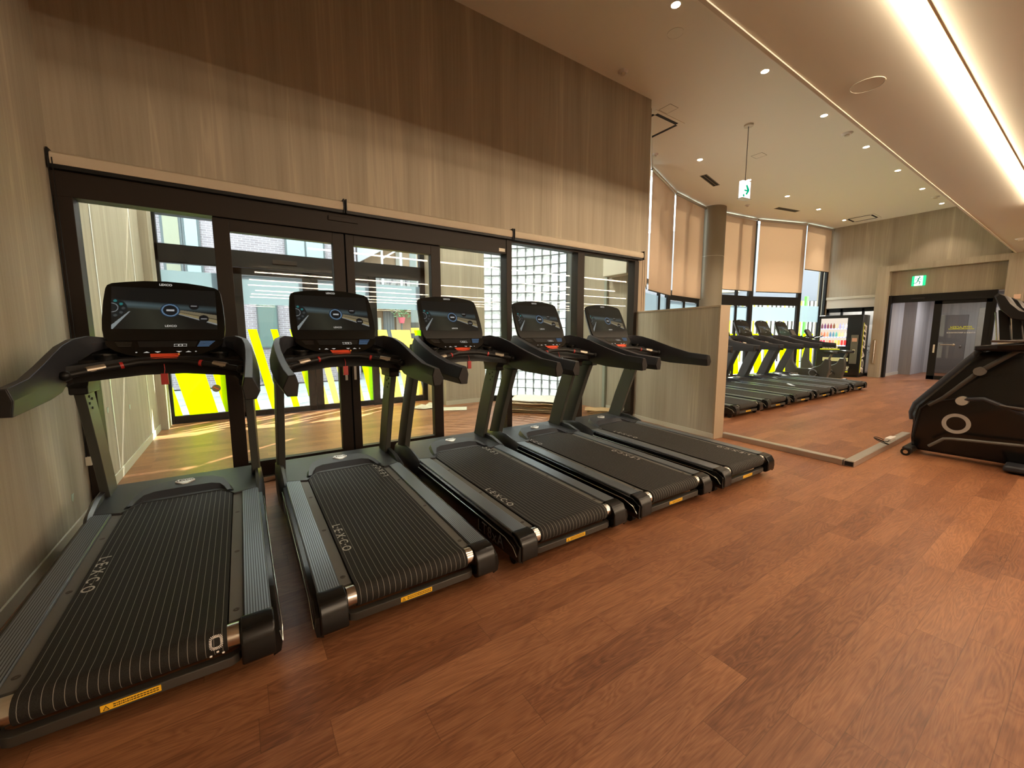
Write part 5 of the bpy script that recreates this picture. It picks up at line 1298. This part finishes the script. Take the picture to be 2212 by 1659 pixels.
house_window(-1.49, -1.15, 3.70, 4.76, mat('warm_pane', (0.20, 0.18, 0.12), 0.3), split=False)
house_window(-1.02, -0.74, 3.70, 4.78, wgl, split=False)
house_window(-1.49, -1.18, 2.20, 3.42, mat('warm_pane_low', (0.18, 0.16, 0.11), 0.3), split=False)
house_window(-1.03, -0.72, 2.20, 3.42, wgl, split=False)
house_window(1.50, 2.55, 3.75, 4.75, wgl)
for x0, x1 in ((0.58, 1.09), (-3.2, -2.7)):
    MB().box(x0, x1, -0.05, -0.001, 1.08, 2.75).build('wall_panel', wpn, bb, smooth=0)
    MB().box(x0-0.03, x0, -0.06, -0.001, 0, 2.75).box(x1, x1+0.03, -0.06, -0.001, 0, 2.75).box(x0, x1, -0.06, -0.001, 1.04, 1.08).build('panel_edge', wfr, bb, smooth=0)
# gutter pipe and slats at its left
MB().tube([(-1.92, -0.08, -0.1), (-1.92, -0.08, 8)], 0.05, 10).build('drain_pipe', mat('mauve_pipe', (0.15, 0.12, 0.15), 0.5), bb)
sl2 = MB()
for k in range(9): sl2.obox((-2.2, -0.10, 3.2+0.27*k), (0.16, 0, -0.13), (0, 0.02, 0), (0.02, 0, 0.03))
sl2.build('louvre_slats', mat('pale_slat', (0.32, 0.31, 0.30), 0.6), bb, smooth=0)
# apartment house at the corner
ap = empty('apartment_house', (0, 17, 0), label='pale orange apartment house with an outside stair beyond the right door', cat='building')
peach = mat('peach_render', (0.30, 0.19, 0.12), 0.9)
MB().box(4.4, 14, 0, 6, -0.12, 9).build('house_wall', peach, ap, smooth=0)
MB().loft([[(3.9, -1.0, 4.12), (3.9, -0.2, 4.12), (3.9, -0.2, 5.2), (3.9, -1.0, 5.2)], [(5.35, -1.0, 4.98), (5.35, -0.2, 4.98), (5.35, -0.2, 6.0), (5.35, -1.0, 6.0)], [(8.5, -1.0, 6.6), (8.5, -0.2, 6.6), (8.5, -0.2, 7.6), (8.5, -1.0, 7.6)]]).build('stair_fascia', mat('pale_fascia', (0.38, 0.36, 0.38), 0.8), ap, smooth=0)
rl = MB()
for x in (4.80, 5.54, 6.66): rl.box(x, x+0.07, -0.9, -0.83, 3.4, 5.4)
rl.tube([(4.8, -0.86, 4.35), (5.6, -0.86, 4.85), (6.7, -0.86, 5.4)], 0.03, 8)
rl.build('stair_railing', mat('white_rail', (0.75, 0.77, 0.78), 0.5), ap, smooth=0)
MB().box(5.65, 5.95, -0.05, -0.001, 3.6, 4.85).box(6.30, 6.55, -0.05, -0.001, 3.6, 4.9).build('upper_door', mat('grey_brown_panel', (0.30, 0.26, 0.22), 0.7), ap, smooth=0)
lat = MB(); rnd = random.Random(5)
for k in range(130):
    x, z = rnd.uniform(4.75, 6.5), rnd.uniform(3.35, 3.78); s = rnd.uniform(0.015, 0.05)
    lat.box(x, x+s, -0.72, -0.70, z, z+s*rnd.uniform(0.6, 2.4))
lat.box(4.6, 6.9, -0.70, -0.6, 3.30, 3.82, 1); lat.build('balcony_grille', [mat('grille_dark', (0.16, 0.14, 0.16), 0.7), mat('grille_pale', (0.30, 0.27, 0.26), 0.8)], ap, smooth=0)
MB().box(5.05, 5.50, -0.05, -0.001, 0.0, 2.42).build('shutter_panel', mat('grey_shutter', (0.19, 0.18, 0.18), 0.7), ap, smooth=0)
gr = MB()
for k in range(4): gr.box(5.09+0.11*k, 5.10+0.11*k, -0.056, -0.05, 0, 2.42)
gr.build('shutter_grooves', wfr, ap, smooth=0)
MB().box(4.82, 4.95, -0.05, -0.001, 0.3, 2.15).build('notice_panel', M['ivory'], ap, smooth=0)
MB().box(5.56, 5.72, -0.12, -0.001, 0.0, 3.2).build('pillar', mat('brown_pillar', (0.30, 0.22, 0.16), 0.8), ap, smooth=0)
MB().box(4.6, 14, -1.0, -0.001, 2.60, 3.28).build('balcony_slab', mat('slab_orange', (0.26, 0.17, 0.11), 0.9), ap, smooth=0)
# planter pot with plant
fp = empty('potted_plant', (5.35, 15.6, 1.9), label='small plant in a red pot on a bracket pole outside the right door', cat='plant')
MB().tube([(0, 0, 0), (0, 0, 0.22)], [0.09, 0.14], 18).build('pot', mat('red_pot', (0.60, 0.10, 0.12), 0.6), fp)
lf = MB(); rnd = random.Random(9)
for k in range(120):
    a, e, r_ = rnd.uniform(0, 2*PI), rnd.uniform(0, 1), rnd.uniform(0.05, 0.42); s = rnd.uniform(0.02, 0.05)
    c_ = Vector((r_*math.cos(a), r_*math.sin(a), 0.22+e*0.42)); d_ = Vector((rnd.uniform(-1, 1), rnd.uniform(-1, 1), rnd.uniform(-0.4, 1))).normalized(); q = d_.orthogonal().normalized()
    lf.add([c_-d_*s*1.6, c_+q*s*0.6, c_+d_*s*1.6, c_-q*s*0.6], [(0, 1, 2, 3)])
lf.build('foliage', mat('leaf_green', (0.12, 0.20, 0.08), 0.7), fp, smooth=0)
MB().tube([(0, 0, -2.02), (0, 0, 0.0)], 0.03, 8).build('plant_stand', M['grey'], fp)
up = empty('utility_pole', (5.05, 13.4, -0.12), label='grey utility pole with a yellow and black guard outside the lobby', cat='pole')
MB().tube([(0, 0, 0), (0, 0, 7)], [0.13, 0.11], 20).build('pole_shaft', mat('pole_concrete', (0.17, 0.17, 0.16), 0.8), up)
pg = MB()
for k in range(6):
    pg.tube([(0, 0, 0.9+0.18*k), (0, 0, 0.9+0.18*(k+1))], 0.137, 20, k % 2)
pg.build('pole_guard', [mat('guard_yellow', (0.75, 0.48, 0.05), 0.6), mat('guard_black', (0.05, 0.04, 0.03), 0.6)], up)
# banners outside the bay
def banner(x, y, rz, w_, z0, z1, lab, stripes_):
    t = empty('street_banner', (x, y, -0.12), rz, label=lab, cat='banner', group='banners outside the bay')
    MB().box(-w_/2, w_/2, -0.01, 0.01, z0, z1).build('banner_cloth', mat('banner_white', (0.75, 0.77, 0.76), 0.7), t, smooth=0)
    b1 = MB(); b2 = MB()
    for k, (a, c_) in enumerate(stripes_):
        (b1 if c_ else b2).box(-w_/2+a, -w_/2+a+0.09, -0.013, -0.0105, z0, z1)
    if b1.v: b1.build('black_stripes', M['ink'], t, smooth=0)
    if b2.v: b2.build('yellow_stripes', mat('banner_yellow', (0.80, 0.85, 0.03), 0.7), t, smooth=0)
    MB().tube([(-w_/2, 0, 0), (-w_/2, 0, z1+0.1)], 0.02, 8).tube([(w_/2, 0, 0), (w_/2, 0, z1+0.1)], 0.02, 8).build('banner_pole', M['grey'], t)
banner(17.6, 8.9, R(-20), 2.6, 0.4, 3.0, 'white banner with black and yellow bars outside the bay, left one', [(0.1+0.2*k, k % 3 != 0) for k in range(12)])
banner(21.5, 8.6, R(-25), 3.2, 0.3, 3.1, 'white banner with black and yellow bars outside the bay, right one', [(0.1+0.22*k, k % 4 != 1) for k in range(13)])
gs = empty('green_signboard', (19.6, 7.3, -0.12), label='slim bright green sign post outside the narrow bay window', cat='sign')
MB().box(-0.09, 0.09, -0.04, 0.04, 1.2, 3.1).build('sign_blade', mat('vivid_green', (0.10, 0.75, 0.04), 0.5), gs, smooth=0)
MB().box(-0.03, 0.03, -0.02, 0.02, 0.0, 1.2).build('sign_leg', M['grey'], gs, smooth=0)
gb = empty('grey_shop_building', (26, 12, -0.12), R(-55), label='dark grey rendered building beyond the narrow bay window', cat='building')
MB().box(-7, 7, 0, 6, 0, 8).build('building_wall', mat('grey_render', (0.18, 0.18, 0.20), 0.8), gb, smooth=0)
MB().box(-2.2, -1.2, -0.25, -0.001, 4.1, 4.9).build('lit_box_sign', mat('cream_sign', (0.65, 0.58, 0.36), 0.6), gb, bevel=0.02)
MB().box(-6, 6, -0.3, -0.001, 3.3, 3.45).build('ledge', wfr, gb, smooth=0)
